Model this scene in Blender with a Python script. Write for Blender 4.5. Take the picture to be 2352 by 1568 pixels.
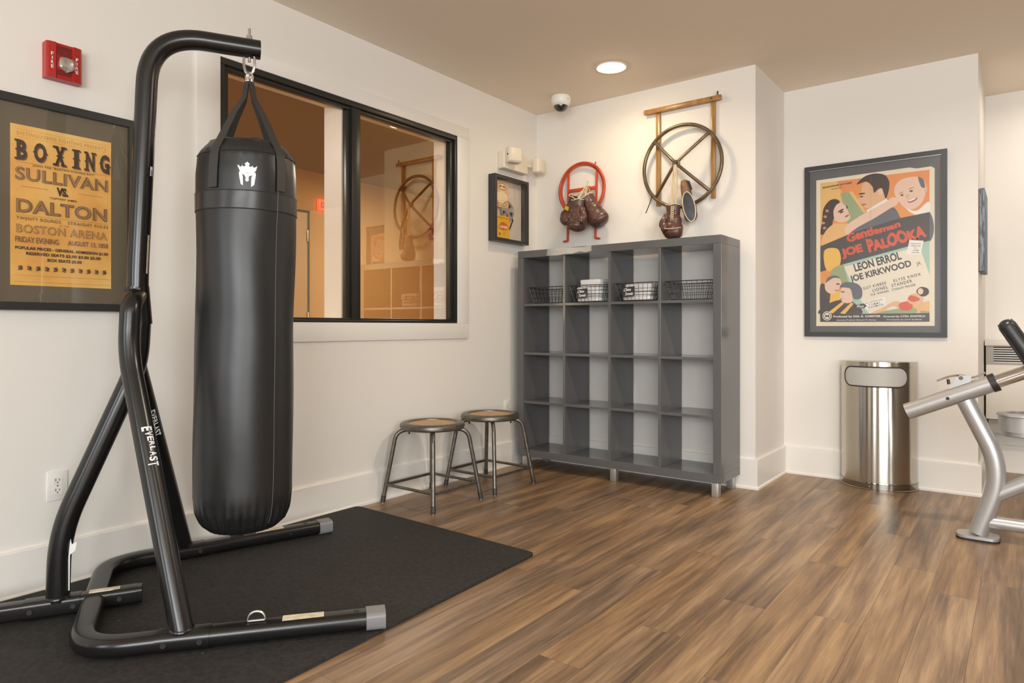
import bpy, bmesh, math, random
from mathutils import Vector, Matrix
random.seed(7)
for o in list(bpy.data.objects):
    bpy.data.objects.remove(o, do_unlink=True)
SC = bpy.context.scene
COL = SC.collection
PI = math.pi

# ------------------------------------------------------------------ camera
H = 2.674
cd = bpy.data.cameras.new('camera')
cam = bpy.data.objects.new('camera', cd); COL.objects.link(cam)
cam.location = (3.0233, -4.2914, 1.02)
cam.rotation_euler = (PI/2, 0, 0.6507)
cd.sensor_width = 36.0
cd.lens = 36.0*1541.7/2352
cd.shift_y = -(784-751.16)/2352
cd.clip_start = 0.02
SC.camera = cam
# ------------------------------------------------------------------ exposure, world
SC.view_settings.view_transform = 'Standard'
SC.view_settings.look = 'None'
SC.view_settings.gamma = 1.0
SC.view_settings.use_curve_mapping = False
SC.view_settings.exposure = 0.0
try:
    SC.cycles.use_denoising = True
    SC.cycles.max_bounces = 10
    SC.cycles.diffuse_bounces = 6
    SC.cycles.transparent_max_bounces = 16
    SC.cycles.sample_clamp_indirect = 6.0
    SC.cycles.blur_glossy = 0.3
    SC.cycles.caustics_reflective = False
    SC.cycles.caustics_refractive = False
except Exception:
    pass
w = bpy.data.worlds.new('world'); SC.world = w; w.use_nodes = True
w.node_tree.nodes['Background'].inputs[0].default_value = (0.86, 0.93, 1.0, 1)
w.node_tree.nodes['Background'].inputs[1].default_value = 2.0

def area(name, loc, rot, sx, sy, power, col, shape='RECTANGLE', spread=PI):
    l = bpy.data.lights.new(name, 'AREA'); l.shape = shape
    l.size = sx
    if shape in ('RECTANGLE', 'ELLIPSE'): l.size_y = sy
    l.energy = power; l.color = col; l.spread = spread
    o = bpy.data.objects.new(name, l); COL.objects.link(o)
    o.location = loc; o.rotation_euler = rot
    return o
# daylight coming in at the windows behind the camera and on the far side of the gym
DAY = (0.93, 0.965, 0.98)
FW = -7.6      # y of the front wall, behind the camera
RW = 7.2       # x of the right wall
WINS = [(1.0, 2.0), (3.4, 6.9)]
for (a, b), pw in zip(WINS, (36, 74)):
    area('window_daylight', ((a+b)/2, FW-0.12, 1.55), (PI/2, 0, 0), b-a, 1.9, pw*(b-a), DAY)
area('window_daylight', (RW+0.12, -6.0, 1.55), (PI/2, 0, PI/2), 1.8, 1.9, 150, DAY)

# ------------------------------------------------------------------ materials
def mat(name, col, rough=0.5, metal=0.0, spec=0.5, emit=None, estr=0.0, bump=None, coat=0.0, coat_rough=0.1, aniso=0.0):
    m = bpy.data.materials.new(name); m.use_nodes = True
    nt = m.node_tree; p = nt.nodes['Principled BSDF']
    p.inputs['Base Color'].default_value = (*col, 1)
    p.inputs['Roughness'].default_value = rough
    p.inputs['Metallic'].default_value = metal
    p.inputs['Specular IOR Level'].default_value = spec
    p.inputs['Coat Weight'].default_value = coat
    p.inputs['Coat Roughness'].default_value = coat_rough
    p.inputs['Anisotropic'].default_value = aniso
    if emit:
        p.inputs['Emission Color'].default_value = (*emit, 1)
        p.inputs['Emission Strength'].default_value = estr
    if bump:
        sc, st, dist = bump
        tc = nt.nodes.new('ShaderNodeTexCoord'); n = nt.nodes.new('ShaderNodeTexNoise')
        n.inputs['Scale'].default_value = sc; n.inputs['Detail'].default_value = 4
        b = nt.nodes.new('ShaderNodeBump'); b.inputs['Strength'].default_value = st; b.inputs['Distance'].default_value = dist
        nt.links.new(tc.outputs['Object'], n.inputs['Vector']); nt.links.new(n.outputs['Fac'], b.inputs['Height'])
        nt.links.new(b.outputs['Normal'], p.inputs['Normal'])
    return m

def mottled(name, c1, c2, scale, rough=0.5, stretch=(1, 1, 1), bump=0.0, spec=0.5, metal=0.0, lo=0.35, hi=0.65, detail=6, rot=(0, 0, 0), coords='Object', coat=0.0):
    m = mat(name, c1, rough, metal, spec, coat=coat); nt = m.node_tree; p = nt.nodes['Principled BSDF']
    tc = nt.nodes.new('ShaderNodeTexCoord'); mp = nt.nodes.new('ShaderNodeMapping')
    mp.inputs['Scale'].default_value = stretch; mp.inputs['Rotation'].default_value = rot
    n = nt.nodes.new('ShaderNodeTexNoise'); n.inputs['Scale'].default_value = scale; n.inputs['Detail'].default_value = detail
    cr = nt.nodes.new('ShaderNodeValToRGB')
    cr.color_ramp.elements[0].position = lo; cr.color_ramp.elements[0].color = (*c1, 1)
    cr.color_ramp.elements[1].position = hi; cr.color_ramp.elements[1].color = (*c2, 1)
    nt.links.new(tc.outputs[coords], mp.inputs['Vector']); nt.links.new(mp.outputs['Vector'], n.inputs['Vector'])
    nt.links.new(n.outputs['Fac'], cr.inputs['Fac']); nt.links.new(cr.outputs['Color'], p.inputs['Base Color'])
    if bump:
        b = nt.nodes.new('ShaderNodeBump'); b.inputs['Strength'].default_value = bump; b.inputs['Distance'].default_value = 0.004
        nt.links.new(n.outputs['Fac'], b.inputs['Height']); nt.links.new(b.outputs['Normal'], p.inputs['Normal'])
    return m

def pane_mat(name, tint, refl_col, fac, rough=0.0):
    m = bpy.data.materials.new(name); m.use_nodes = True; nt = m.node_tree
    for n in list(nt.nodes): nt.nodes.remove(n)
    out = nt.nodes.new('ShaderNodeOutputMaterial'); mx = nt.nodes.new('ShaderNodeMixShader')
    t = nt.nodes.new('ShaderNodeBsdfTransparent'); t.inputs[0].default_value = (*tint, 1)
    g = nt.nodes.new('ShaderNodeBsdfGlossy'); g.inputs['Color'].default_value = (*refl_col, 1); g.inputs['Roughness'].default_value = rough
    lw = nt.nodes.new('ShaderNodeFresnel')
    ge = nt.nodes.new('ShaderNodeNewGeometry'); io = nt.nodes.new('ShaderNodeMath'); io.operation = 'MULTIPLY_ADD'   # same Fresnel from both sides of a thin pane
    io.inputs[1].default_value = 1/1.5-1.5; io.inputs[2].default_value = 1.5
    nt.links.new(ge.outputs['Backfacing'], io.inputs[0]); nt.links.new(io.outputs[0], lw.inputs[0])
    ad = nt.nodes.new('ShaderNodeMath'); ad.operation = 'MULTIPLY_ADD'; ad.use_clamp = True
    ad.inputs[1].default_value = 1.0; ad.inputs[2].default_value = fac
    nt.links.new(lw.outputs[0], ad.inputs[0]); nt.links.new(ad.outputs[0], mx.inputs[0])
    nt.links.new(t.outputs[0], mx.inputs[1]); nt.links.new(g.outputs[0], mx.inputs[2]); nt.links.new(mx.outputs[0], out.inputs[0])
    return m

def floor_mat():
    m = mat('plank_floor', (.2, .12, .06), 0.33, spec=0.5); nt = m.node_tree; p = nt.nodes['Principled BSDF']; L = nt.links
    def node(t, **k):
        n = nt.nodes.new(t)
        for a, v in k.items(): setattr(n, a, v)
        return n
    def mth(op, a, b=None, c=None):
        n = node('ShaderNodeMath', operation=op)
        for i, v in enumerate((a, b, c)):
            if v is None: continue
            if isinstance(v, (int, float)): n.inputs[i].default_value = v
            else: L.new(v, n.inputs[i])
        return n.outputs[0]
    tc = node('ShaderNodeTexCoord'); sp = node('ShaderNodeSeparateXYZ'); L.new(tc.outputs['Object'], sp.inputs[0])
    PWD, PLN = 0.152, 1.22
    xr = mth('DIVIDE', sp.outputs[0], PWD); row = mth('FLOOR', xr); fx = mth('FRACT', xr)
    wn = node('ShaderNodeTexWhiteNoise', noise_dimensions='1D'); L.new(row, wn.inputs['W'])
    yy = mth('ADD', mth('DIVIDE', sp.outputs[1], PLN), wn.outputs['Value']); colm = mth('FLOOR', yy); fy = mth('FRACT', yy)
    cb = node('ShaderNodeCombineXYZ'); L.new(row, cb.inputs[0]); L.new(colm, cb.inputs[1])
    w2 = node('ShaderNodeTexWhiteNoise', noise_dimensions='2D'); L.new(cb.outputs[0], w2.inputs['Vector'])
    rnd = w2.outputs['Value']
    # seams
    ex = mth('MINIMUM', fx, mth('SUBTRACT', 1.0, fx)); ey = mth('MINIMUM', fy, mth('SUBTRACT', 1.0, fy))
    sx = mth('LESS_THAN', mth('MULTIPLY', ex, PWD), 0.0009); sy = mth('LESS_THAN', mth('MULTIPLY', ey, PLN), 0.0009)
    seam = mth('MAXIMUM', sx, sy)
    # grain space: shift every plank
    cv = node('ShaderNodeCombineXYZ')
    L.new(mth('ADD', sp.outputs[0], mth('MULTIPLY', rnd, 31.0)), cv.inputs[0])
    L.new(mth('ADD', sp.outputs[1], mth('MULTIPLY', rnd, 57.0)), cv.inputs[1])
    def noise(scale, stretch, detail, rough=0.55, dist=0.0):
        mp = node('ShaderNodeMapping'); mp.inputs['Scale'].default_value = stretch; L.new(cv.outputs[0], mp.inputs[0])
        n = node('ShaderNodeTexNoise'); n.inputs['Scale'].default_value = scale; n.inputs['Detail'].default_value = detail
        n.inputs['Roughness'].default_value = rough; n.inputs['Distortion'].default_value = dist
        L.new(mp.outputs[0], n.inputs['Vector']); return n.outputs['Fac']
    big = noise(1.0, (14.0, 1.15, 1), 3, 0.5, 0.5)
    mid = noise(1.0, (60.0, 2.6, 1), 5, 0.62, 0.45)
    fine = noise(1.0, (260.0, 7.0, 1), 4, 0.65)
    v = mth('ADD', mth('MULTIPLY', big, 0.70), mth('MULTIPLY', mid, 0.46))
    v = mth('ADD', v, mth('MULTIPLY', fine, 0.22))
    v = mth('ADD', v, mth('MULTIPLY', rnd, 0.05))
    v = mth('SUBTRACT', v, 0.135)
    v = mth('MULTIPLY_ADD', v, 1.10, -0.085)
    cr = node('ShaderNodeValToRGB'); e = cr.color_ramp.elements
    e[0].position = 0.30; e[0].color = (.070, .046, .028, 1)
    e[1].position = 0.78; e[1].color = (.42, .272, .148, 1)
    k = e.new(0.46); k.color = (.160, .099, .056, 1)
    k = e.new(0.58); k.color = (.250, .155, .085, 1)
    L.new(v, cr.inputs[0])
    hs = node('ShaderNodeHueSaturation'); L.new(cr.outputs[0], hs.inputs['Color'])
    L.new(mth('ADD', 0.88, mth('MULTIPLY', w2.outputs['Color'], 0.22)), hs.inputs['Saturation'])
    mx = node('ShaderNodeMix', data_type='RGBA'); L.new(mth('MULTIPLY', seam, 0.55), mx.inputs[0]); L.new(hs.outputs[0], mx.inputs[6]); mx.inputs[7].default_value = (.03, .018, .01, 1)
    L.new(mx.outputs[2], p.inputs['Base Color'])
    L.new(mth('ADD', 0.27, mth('MULTIPLY', mid, 0.20)), p.inputs['Roughness'])
    hgt = mth('SUBTRACT', mth('ADD', mth('MULTIPLY', fine, 0.6), mth('MULTIPLY', mid, 0.5)), mth('MULTIPLY', seam, 1.2))
    b = node('ShaderNodeBump'); b.inputs['Strength'].default_value = 0.28; b.inputs['Distance'].default_value = 0.0012
    L.new(hgt, b.inputs['Height']); L.new(b.outputs[0], p.inputs['Normal'])
    return m

def paper_mat(name, c1, c2, c3, sc=3.0):
    m = mat(name, c1, 0.75, spec=0.25); nt = m.node_tree; p = nt.nodes['Principled BSDF']
    tc = nt.nodes.new('ShaderNodeTexCoord'); n = nt.nodes.new('ShaderNodeTexNoise'); n.inputs['Scale'].default_value = sc; n.inputs['Detail'].default_value = 5
    cr = nt.nodes.new('ShaderNodeValToRGB'); e = cr.color_ramp.elements
    e[0].position = .3; e[0].color = (*c1, 1); e[1].position = .72; e[1].color = (*c3, 1); k = e.new(.5); k.color = (*c2, 1)
    nt.links.new(tc.outputs['Object'], n.inputs['Vector']); nt.links.new(n.outputs['Fac'], cr.inputs['Fac']); nt.links.new(cr.outputs['Color'], p.inputs['Base Color'])
    return m

M = {}
M['floor'] = floor_mat()
M['wall'] = mat('wall_paint', (.80, .765, .71), 0.55, spec=0.35, bump=(140, .05, .001))
M['ceiling'] = mat('ceiling_paint', (.86, .775, .66), 0.8, spec=0.2, bump=(90, .08, .001))
M['trim'] = mat('trim_paint', (.82, .79, .74), 0.35, spec=0.45)
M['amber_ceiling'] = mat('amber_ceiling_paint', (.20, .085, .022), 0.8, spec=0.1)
M['dark_paint'] = mat('unseen_wall_darkener', (.20, .175, .15), 0.6, spec=0.3)  # dark tone put on unseen walls to darken steel reflections and cut bounce
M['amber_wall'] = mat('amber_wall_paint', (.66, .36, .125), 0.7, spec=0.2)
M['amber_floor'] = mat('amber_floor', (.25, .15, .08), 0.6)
M['steel_frame'] = mat('black_steel', (.022, .021, .018), 0.32, spec=0.5, bump=(60, .08, .002))
M['glass_window'] = pane_mat('coated_window_glass', (.97, .95, .92), (1.0, .84, .52), 0.16)
M['glass_frame'] = pane_mat('picture_glass', (1, 1, 1), (1, 1, 1), 0.01)
M['glass_matte'] = pane_mat('etched_picture_glass', (1, 1, 1), (1, 1, 1), 0.0, .28)
M['glass_clear'] = pane_mat('clear_glass', (1, 1, 1), (1, 1, 1), 0.01)
M['black_tube'] = mat('black_powder_coat', (.0085, .008, .0078), 0.25, spec=0.55, bump=(300, .03, .0006))
M['black_satin'] = mat('black_satin', (.02, .019, .018), 0.45)
M['rubber'] = mottled('black_rubber', (.020, .019, .018), (.034, .031, .029), 60, 0.72, bump=0.3, spec=0.3)
M['vinyl'] = mat('black_vinyl', (.013, .013, .0135), 0.38, spec=0.55, bump=(5.5, .10, .02))
M['vinyl_gloss'] = mat('glossy_black_vinyl', (.028, .027, .026), 0.27, spec=0.5, bump=(14, .12, .008))
M['webbing'] = mat('black_webbing', (.035, .032, .028), 0.55, bump=(500, .2, .001))
M['stitch'] = mat('grey_piping', (.11, .11, .11), 0.4)
M['white_print'] = mat('white_print', (.80, .80, .82), 0.45)
M['white_plastic'] = mat('white_plastic', (.80, .78, .73), 0.35)
M['cream_plastic'] = mat('cream_plastic', (.78, .71, .58), 0.4)
M['dark_slot'] = mat('dark_slot', (.02, .018, .015), 0.6)
M['chrome'] = mat('chrome', (.75, .74, .72), 0.12, metal=1.0)
M['steel_screw'] = mat('steel_screw', (.5, .49, .47), 0.3, metal=1.0)
M['grey_cap'] = mat('grey_plastic_cap', (.20, .20, .205), 0.38)
M['sticker'] = mottled('worn_paper_sticker', (.62, .52, .34), (.78, .72, .58), 40, 0.6)
M['cabinet'] = mat('grey_laminate', (.115, .113, .114), 0.14, spec=0.5)
M['cabinet_edge'] = mat('grey_laminate_edge', (.17, .167, .168), 0.25, spec=0.5)
M['silver_tape'] = mat('silver_tape', (.33, .33, .34), 0.32, metal=0.6, bump=(25, .3, .004))
M['leg_metal'] = mat('satin_leg_metal', (.50, .48, .455), 0.35, metal=0.7)
M['wire'] = mat('black_wire', (.02, .019, .018), 0.4)
M['chalk_tag'] = mat('chalkboard_tag', (.022, .022, .024), 0.6)
M['towel'] = mat('white_towelling', (.82, .81, .80), 0.95, spec=0.1, bump=(350, .5, .003))
M['stool_metal'] = mottled('brushed_gunmetal', (.135, .122, .105), (.20, .183, .16), 30, 0.38, metal=0.8, bump=0.03)
M['stool_wood'] = mottled('honey_wood', (.38, .20, .065), (.62, .37, .145), 5.0, 0.4, stretch=(2.5, 14, 2), detail=5)
M['foot_rubber'] = mat('dark_foot_rubber', (.04, .035, .03), 0.5)
M['foot_steel'] = mat('foot_steel', (.55, .53, .5), 0.25, metal=1.0)
M['can_steel'] = mat('brushed_stainless', (.56, .53, .465), 0.20, metal=1.0, aniso=0.9)
M['can_steel'].node_tree.nodes['Principled BSDF'].inputs['Anisotropic Rotation'].default_value = 0.25
M['can_liner'] = mat('grey_liner', (.50, .49, .46), 0.5)
M['red_gloss'] = mat('red_gloss', (.40, .016, .012), 0.30)
M['red_paint'] = mottled('worn_red_paint', (.42, .045, .018), (.56, .075, .025), 14, 0.32)
M['iron'] = mottled('dark_bronze_iron', (.12, .088, .055), (.20, .155, .10), 22, 0.32, metal=0.55)
M['wheel_wood'] = mottled('varnished_wood', (.30, .15, .045), (.46, .25, .08), 6, 0.3, stretch=(6, 6, 1.0), spec=0.5)
M['leather'] = mottled('brown_leather', (.066, .029, .022), (.125, .060, .046), 24, 0.34, bump=0.35, spec=0.5)
M['leather_tan'] = mottled('tan_leather', (.15, .075, .035), (.26, .14, .065), 28, 0.5, bump=0.25)
M['leather_dark'] = mottled('black_leather', (.016, .016, .020), (.035, .034, .040), 30, 0.4, bump=0.2)
M['lace'] = mat('cream_cord', (.66, .55, .36), 0.8)
M['patch_yellow'] = mat('yellow_patch', (.66, .42, .03), 0.5)
M['lens'] = pane_mat('strobe_lens', (.92, .92, .92), (1, 1, 1), 0.22)
M['reflector'] = mat('strobe_reflector', (.85, .84, .82), 0.15, metal=0.9)
M['smoked'] = mat('smoked_dome', (.02, .016, .013), 0.06, spec=0.6, coat=1.0, coat_rough=0.02)
M['lamp_lens'] = mat('lamp_lens', (1, .9, .7), 0.4, emit=(1.0, .78, .45), estr=55.0)
M['downlight_trim'] = mat('downlight_trim', (.85, .80, .70), 0.4)
M['silver_paint'] = mottled('silver_powder_coat', (.43, .425, .42), (.47, .465, .46), 400, 0.36, metal=0.55)
M['pad_vinyl'] = mat('black_pad_vinyl', (.018, .018, .019), 0.33)
M['vent_white'] = mat('vent_white', (.76, .72, .65), 0.45)
M['vent_grey'] = mat('vent_grey', (.38, .35, .31), 0.5)
M['greywood'] = mottled('blue_grey_wood', (.07, .08, .10), (.25, .30, .36), 9, 0.55, stretch=(9, 9, 1.3), detail=3, lo=.42, hi=.58)
M['exit_red'] = mat('exit_sign_face', (.8, .06, .02), 0.4, emit=(1.0, .10, .03), estr=1.6)
M['door_paint'] = mat('amber_door_paint', (.58, .34, .15), 0.5)
M['mat_taupe'] = mat('taupe_mount_board', (.155, .125, .085), 0.8, spec=0.2)
M['mat_grey'] = mat('grey_mount_board', (.125, .123, .125), 0.8, spec=0.2)
M['pic_frame'] = mat('black_picture_frame', (.030, .029, .027), 0.35)
M['pic_frame_grey'] = mat('charcoal_picture_frame', (.045, .046, .048), 0.35)
M['bead'] = mat('silver_bead', (.65, .65, .66), 0.3, metal=0.7)
M['playbill'] = paper_mat('aged_playbill_paper', (.74, .34, .085), (.82, .45, .12), (.88, .58, .20), 5.0)
M['ink'] = mat('playbill_ink', (.055, .030, .016), 0.7)
M['ink_soft'] = mat('playbill_soft_ink', (.21, .115, .05), 0.7)
M['ink_faint'] = mat('playbill_faint_ink', (.42, .22, .075), 0.7)
M['poster_paper'] = mat('poster_paper', (.74, .66, .50), 0.7)

def specks(m, col, scale, thr, stretch=(1, 1, 1)):
    """chips, scuffs and lint: small spots of another colour"""
    nt = m.node_tree; p = nt.nodes['Principled BSDF']; bc = p.inputs['Base Color']
    tc = nt.nodes.new('ShaderNodeTexCoord'); mp = nt.nodes.new('ShaderNodeMapping'); mp.inputs['Scale'].default_value = stretch
    n = nt.nodes.new('ShaderNodeTexNoise'); n.inputs['Scale'].default_value = scale; n.inputs['Detail'].default_value = 3
    cr = nt.nodes.new('ShaderNodeValToRGB'); cr.color_ramp.elements[0].position = thr; cr.color_ramp.elements[1].position = thr+.015
    mx = nt.nodes.new('ShaderNodeMix'); mx.data_type = 'RGBA'
    if bc.is_linked: nt.links.new(bc.links[0].from_socket, mx.inputs[6])
    else: mx.inputs[6].default_value = bc.default_value
    mx.inputs[7].default_value = (*col, 1)
    nt.links.new(tc.outputs['Object'], mp.inputs[0]); nt.links.new(mp.outputs[0], n.inputs['Vector']); nt.links.new(n.outputs['Fac'], cr.inputs[0])
    nt.links.new(cr.outputs[0], mx.inputs[0]); nt.links.new(mx.outputs[2], bc)
    return m
M['base_tube'] = specks(mat('scuffed_powder_coat', (.0085, .008, .0078), 0.25, spec=.55), (.42, .41, .40), 26, .735, (1, 1, 2))
specks(M['rubber'], (.20, .19, .18), 38, .765)
# ------------------------------------------------------------------ mesh building
class B:
    """collects geometry; build() links it as ONE mesh object"""
    def __init__(s): s.v = []; s.f = []; s.mi = []; s.m = 0
    def raw(s, vs, fs):
        n = len(s.v); s.v += [tuple(q) for q in vs]
        for f in fs: s.f.append(tuple(i+n for i in f)); s.mi.append(s.m)
        return s
    def box(s, lo, hi, bev=0.0, seg=2, rot=None, piv=None):
        bm = bmesh.new(); bmesh.ops.create_cube(bm, size=1.0)
        c = [(a+b)/2 for a, b in zip(lo, hi)]; d = [abs(b-a) for a, b in zip(lo, hi)]
        for v in bm.verts: v.co = Vector((v.co.x*d[0], v.co.y*d[1], v.co.z*d[2]))
        if bev: bmesh.ops.bevel(bm, geom=list(bm.edges), offset=min(bev, min(d)*0.49), segments=seg, profile=0.5, affect='EDGES')
        R = rot or Matrix.Identity(3); p = Vector(piv) if piv else Vector(c)
        vs = [R @ (v.co + Vector(c) - p) + p for v in bm.verts]; bm.verts.index_update()
        fs = [[v.index for v in f.verts] for f in bm.faces]; bm.free()
        return s.raw(vs, fs)
    def tube(s, path, r, seg=12, caps=True, closed=False, sec=None, up=None, radii=None):
        P = [Vector(p) for p in path]; n = len(P)
        T = []
        for i in range(n):
            if closed: t = P[(i+1) % n]-P[i-1]
            else: t = P[min(i+1, n-1)]-P[max(i-1, 0)]
            T.append(t.normalized())
        if up is not None: N = Vector(up)
        else:
            N = Vector((0, 0, 1)) if abs(T[0].z) < .9 else Vector((1, 0, 0))
        N = (N-T[0]*N.dot(T[0])).normalized()
        if sec is None: sec = [(math.cos(2*PI*k/seg), math.sin(2*PI*k/seg)) for k in range(seg)]; sc = r
        else: sc = 1.0
        m = len(sec); vs = []
        for i in range(n):
            if i > 0:
                if up is not None: N = Vector(up)
                N = (N-T[i]*N.dot(T[i])).normalized()
            Bn = T[i].cross(N)
            k = sc*(radii[i] if radii else 1.0)
            for (a, b) in sec: vs.append(P[i]+Bn*(a*k)+N*(b*k))
        fs = []
        for i in range(n if closed else n-1):
            for k in range(m):
                a = i*m+k; b = i*m+(k+1) % m; j = ((i+1) % n)*m
                fs.append((a, b, j+(k+1) % m, j+k))
        if caps and not closed:
            fs.append(tuple(range(m))[::-1]); fs.append(tuple(range((n-1)*m, n*m)))
        return s.raw(vs, fs)
    def lathe(s, prof, seg=40, c=(0, 0, 0), axis='Z', ang=2*PI, a0=0.0):
        full = abs(ang-2*PI) < 1e-6; vs = []; k = seg if full else seg+1
        for (r, z) in prof:
            for i in range(k):
                a = a0+ang*i/seg; x, y = r*math.cos(a), r*math.sin(a)
                q = (x, y, z) if axis == 'Z' else ((z, x, y) if axis == 'X' else (x, z, y))
                vs.append((q[0]+c[0], q[1]+c[1], q[2]+c[2]))
        fs = []
        for j in range(len(prof)-1):
            for i in range(k if full else k-1):
                a = j*k+i; b = j*k+(i+1) % k
                fs.append((a, b, b+k, a+k))
        return s.raw(vs, fs)
    def ell(s, c, r, rot=None, u=20, v=12):
        vs = [Vector((0, 0, 1))]
        for j in range(1, v):
            t = PI*j/v
            for i in range(u): vs.append(Vector((math.sin(t)*math.cos(2*PI*i/u), math.sin(t)*math.sin(2*PI*i/u), math.cos(t))))
        vs.append(Vector((0, 0, -1))); fs = []
        for i in range(u): fs.append((0, 1+i, 1+(i+1) % u))
        for j in range(v-2):
            for i in range(u): fs.append((1+j*u+i, 1+(j+1)*u+i, 1+(j+1)*u+(i+1) % u, 1+j*u+(i+1) % u))
        e = len(vs)-1
        for i in range(u): fs.append((e, 1+(v-2)*u+(i+1) % u, 1+(v-2)*u+i))
        R = rot or Matrix.Identity(3)
        return s.raw([R @ Vector((q.x*r[0], q.y*r[1], q.z*r[2]))+Vector(c) for q in vs], fs)
    def prism(s, pts, o, ux, uy, d, lo=0.0):
        """polygon pts (2-D) in the plane (o, ux, uy), from lo to lo+d along the normal"""
        O, U, V = Vector(o), Vector(ux), Vector(uy); N = U.cross(V).normalized(); n = len(pts)
        a = [O+U*x+V*y+N*lo for x, y in pts]; b = [O+U*x+V*y+N*(lo+d) for x, y in pts]
        fs = [tuple(range(n))[::-1], tuple(range(n, 2*n))]+[(i, (i+1) % n, n+(i+1) % n, n+i) for i in range(n)]
        return s.raw(a+b, fs)
    def mesh(s, me, mtx=None):
        vs = [(mtx @ v.co) if mtx else v.co.copy() for v in me.vertices]
        return s.raw(vs, [tuple(p.vertices) for p in me.polygons])
    def build(s, name, mats, parent=None, smooth=35, world=True):
        me = bpy.data.meshes.new(name)
        off = Vector(OFF[parent.name]) if (parent is not None and world) else Vector((0, 0, 0))
        me.from_pydata([Vector(q)-off for q in s.v], [], s.f)
        if not isinstance(mats, (list, tuple)): mats = [mats]
        for q in mats: me.materials.append(q)
        for p, i in zip(me.polygons, s.mi): p.material_index = i
        bm = bmesh.new(); bm.from_mesh(me)
        if s.__dict__.get('fixn', True) and len(s.f) > 1: bmesh.ops.recalc_face_normals(bm, faces=bm.faces)
        bm.to_mesh(me); bm.free()
        if smooth:
            for p in me.polygons: p.use_smooth = True
            me.set_sharp_from_angle(angle=math.radians(smooth))
        o = bpy.data.objects.new(name, me); COL.objects.link(o)
        OFF[o.name] = tuple(off)
        if parent is not None: o.parent = parent
        return o
OFF = {}
def thing(name, label, cat, loc=(0, 0, 0), group=None):
    o = bpy.data.objects.new(name, None); COL.objects.link(o); o.empty_display_size = .05
    o.location = loc; o['label'] = label; o['category'] = cat; OFF[o.name] = tuple(loc)
    if group: o['group'] = group
    return o
def tag(o, label, cat, group=None):
    o['label'] = label; o['category'] = cat
    if group: o['group'] = group
    return o
def struct(o): o['kind'] = 'structure'; return o
def dup(root, loc, label, rotz=0.0):
    r = root.copy(); COL.objects.link(r); r.location = loc; r.rotation_euler = (0, 0, rotz); r['label'] = label
    for ch in list(root.children):
        c = ch.copy(); COL.objects.link(c); c.parent = r
        for g in ch.children:
            d = g.copy(); COL.objects.link(d); d.parent = c
    return r

def fillet(pts, rad, n=8):
    P = [Vector(p) for p in pts]; out = [P[0]]
    for i in range(1, len(P)-1):
        a, b, c = P[i-1], P[i], P[i+1]; r = rad[i-1] if isinstance(rad, (list, tuple)) else rad
        u = (a-b).normalized(); v = (c-b).normalized()
        d = min(r, (a-b).length*.49, (c-b).length*.49)
        p0, p2 = b+u*d, b+v*d
        for k in range(n+1):
            t = k/n; out.append(p0*(1-t)**2+b*2*t*(1-t)+p2*t*t)
    out.append(P[-1]); return out
def rrect(w, h, r, n=4):
    """rounded rectangle section, centred"""
    out = []
    for cx, cy, a0 in ((w/2-r, h/2-r, 0), (-w/2+r, h/2-r, PI/2), (-w/2+r, -h/2+r, PI), (w/2-r, -h/2+r, 1.5*PI)):
        for k in range(n+1): a = a0+PI/2*k/n; out.append((cx+r*math.cos(a), cy+r*math.sin(a)))
    return out
def rotm(ax, ang): return Matrix.Rotation(ang, 3, ax)

def text_mesh(txt, bold=0.0, space=1.0, dense=False):
    cu = bpy.data.curves.new('t', 'FONT'); cu.body = txt; cu.size = 1.0; cu.offset = bold; cu.space_character = space; cu.resolution_u = 3
    o = bpy.data.objects.new('t', cu); COL.objects.link(o)
    bpy.context.view_layer.update()
    me = bpy.data.meshes.new_from_object(o.evaluated_get(bpy.context.evaluated_depsgraph_get()))
    bpy.data.objects.remove(o, do_unlink=True); bpy.data.curves.remove(cu)
    if dense:
        bm = bmesh.new(); bm.from_mesh(me); bmesh.ops.triangulate(bm, faces=bm.faces)
        bmesh.ops.subdivide_edges(bm, edges=[e for e in bm.edges if e.calc_length() > .15], cuts=3, use_grid_fill=True); bmesh.ops.triangulate(bm, faces=bm.faces); bm.to_mesh(me); bm.free()
    return me
def put_text(b, txt, o, ux, uy, x, y, w, h, ang=0.0, bold=0.0, space=1.0, lift=0.0, shape=None):
    """text stretched to the box (x, y, w, h) of the plane (o, ux, uy); ang turns it about (x, y)"""
    me = text_mesh(txt, bold, space)
    if not me.vertices: return
    xs = [v.co.x for v in me.vertices]; ys = [v.co.y for v in me.vertices]
    x0, x1, y0, y1 = min(xs), max(xs), min(ys), max(ys)
    O, U, V = Vector(o), Vector(ux), Vector(uy); N = U.cross(V).normalized(); ca, sa = math.cos(ang), math.sin(ang)
    vs = []
    for v in me.vertices:
        a = (v.co.x-x0)/max(1e-6, x1-x0); c = (v.co.y-y0)/max(1e-6, y1-y0)
        if shape: a, c = shape(a, c)
        px, py = a*w, c*h
        vs.append(O+U*(x+px*ca-py*sa)+V*(y+px*sa+py*ca)+N*lift)
    b.raw(vs, [tuple(p.vertices) for p in me.polygons])
    bpy.data.meshes.remove(me)
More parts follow.
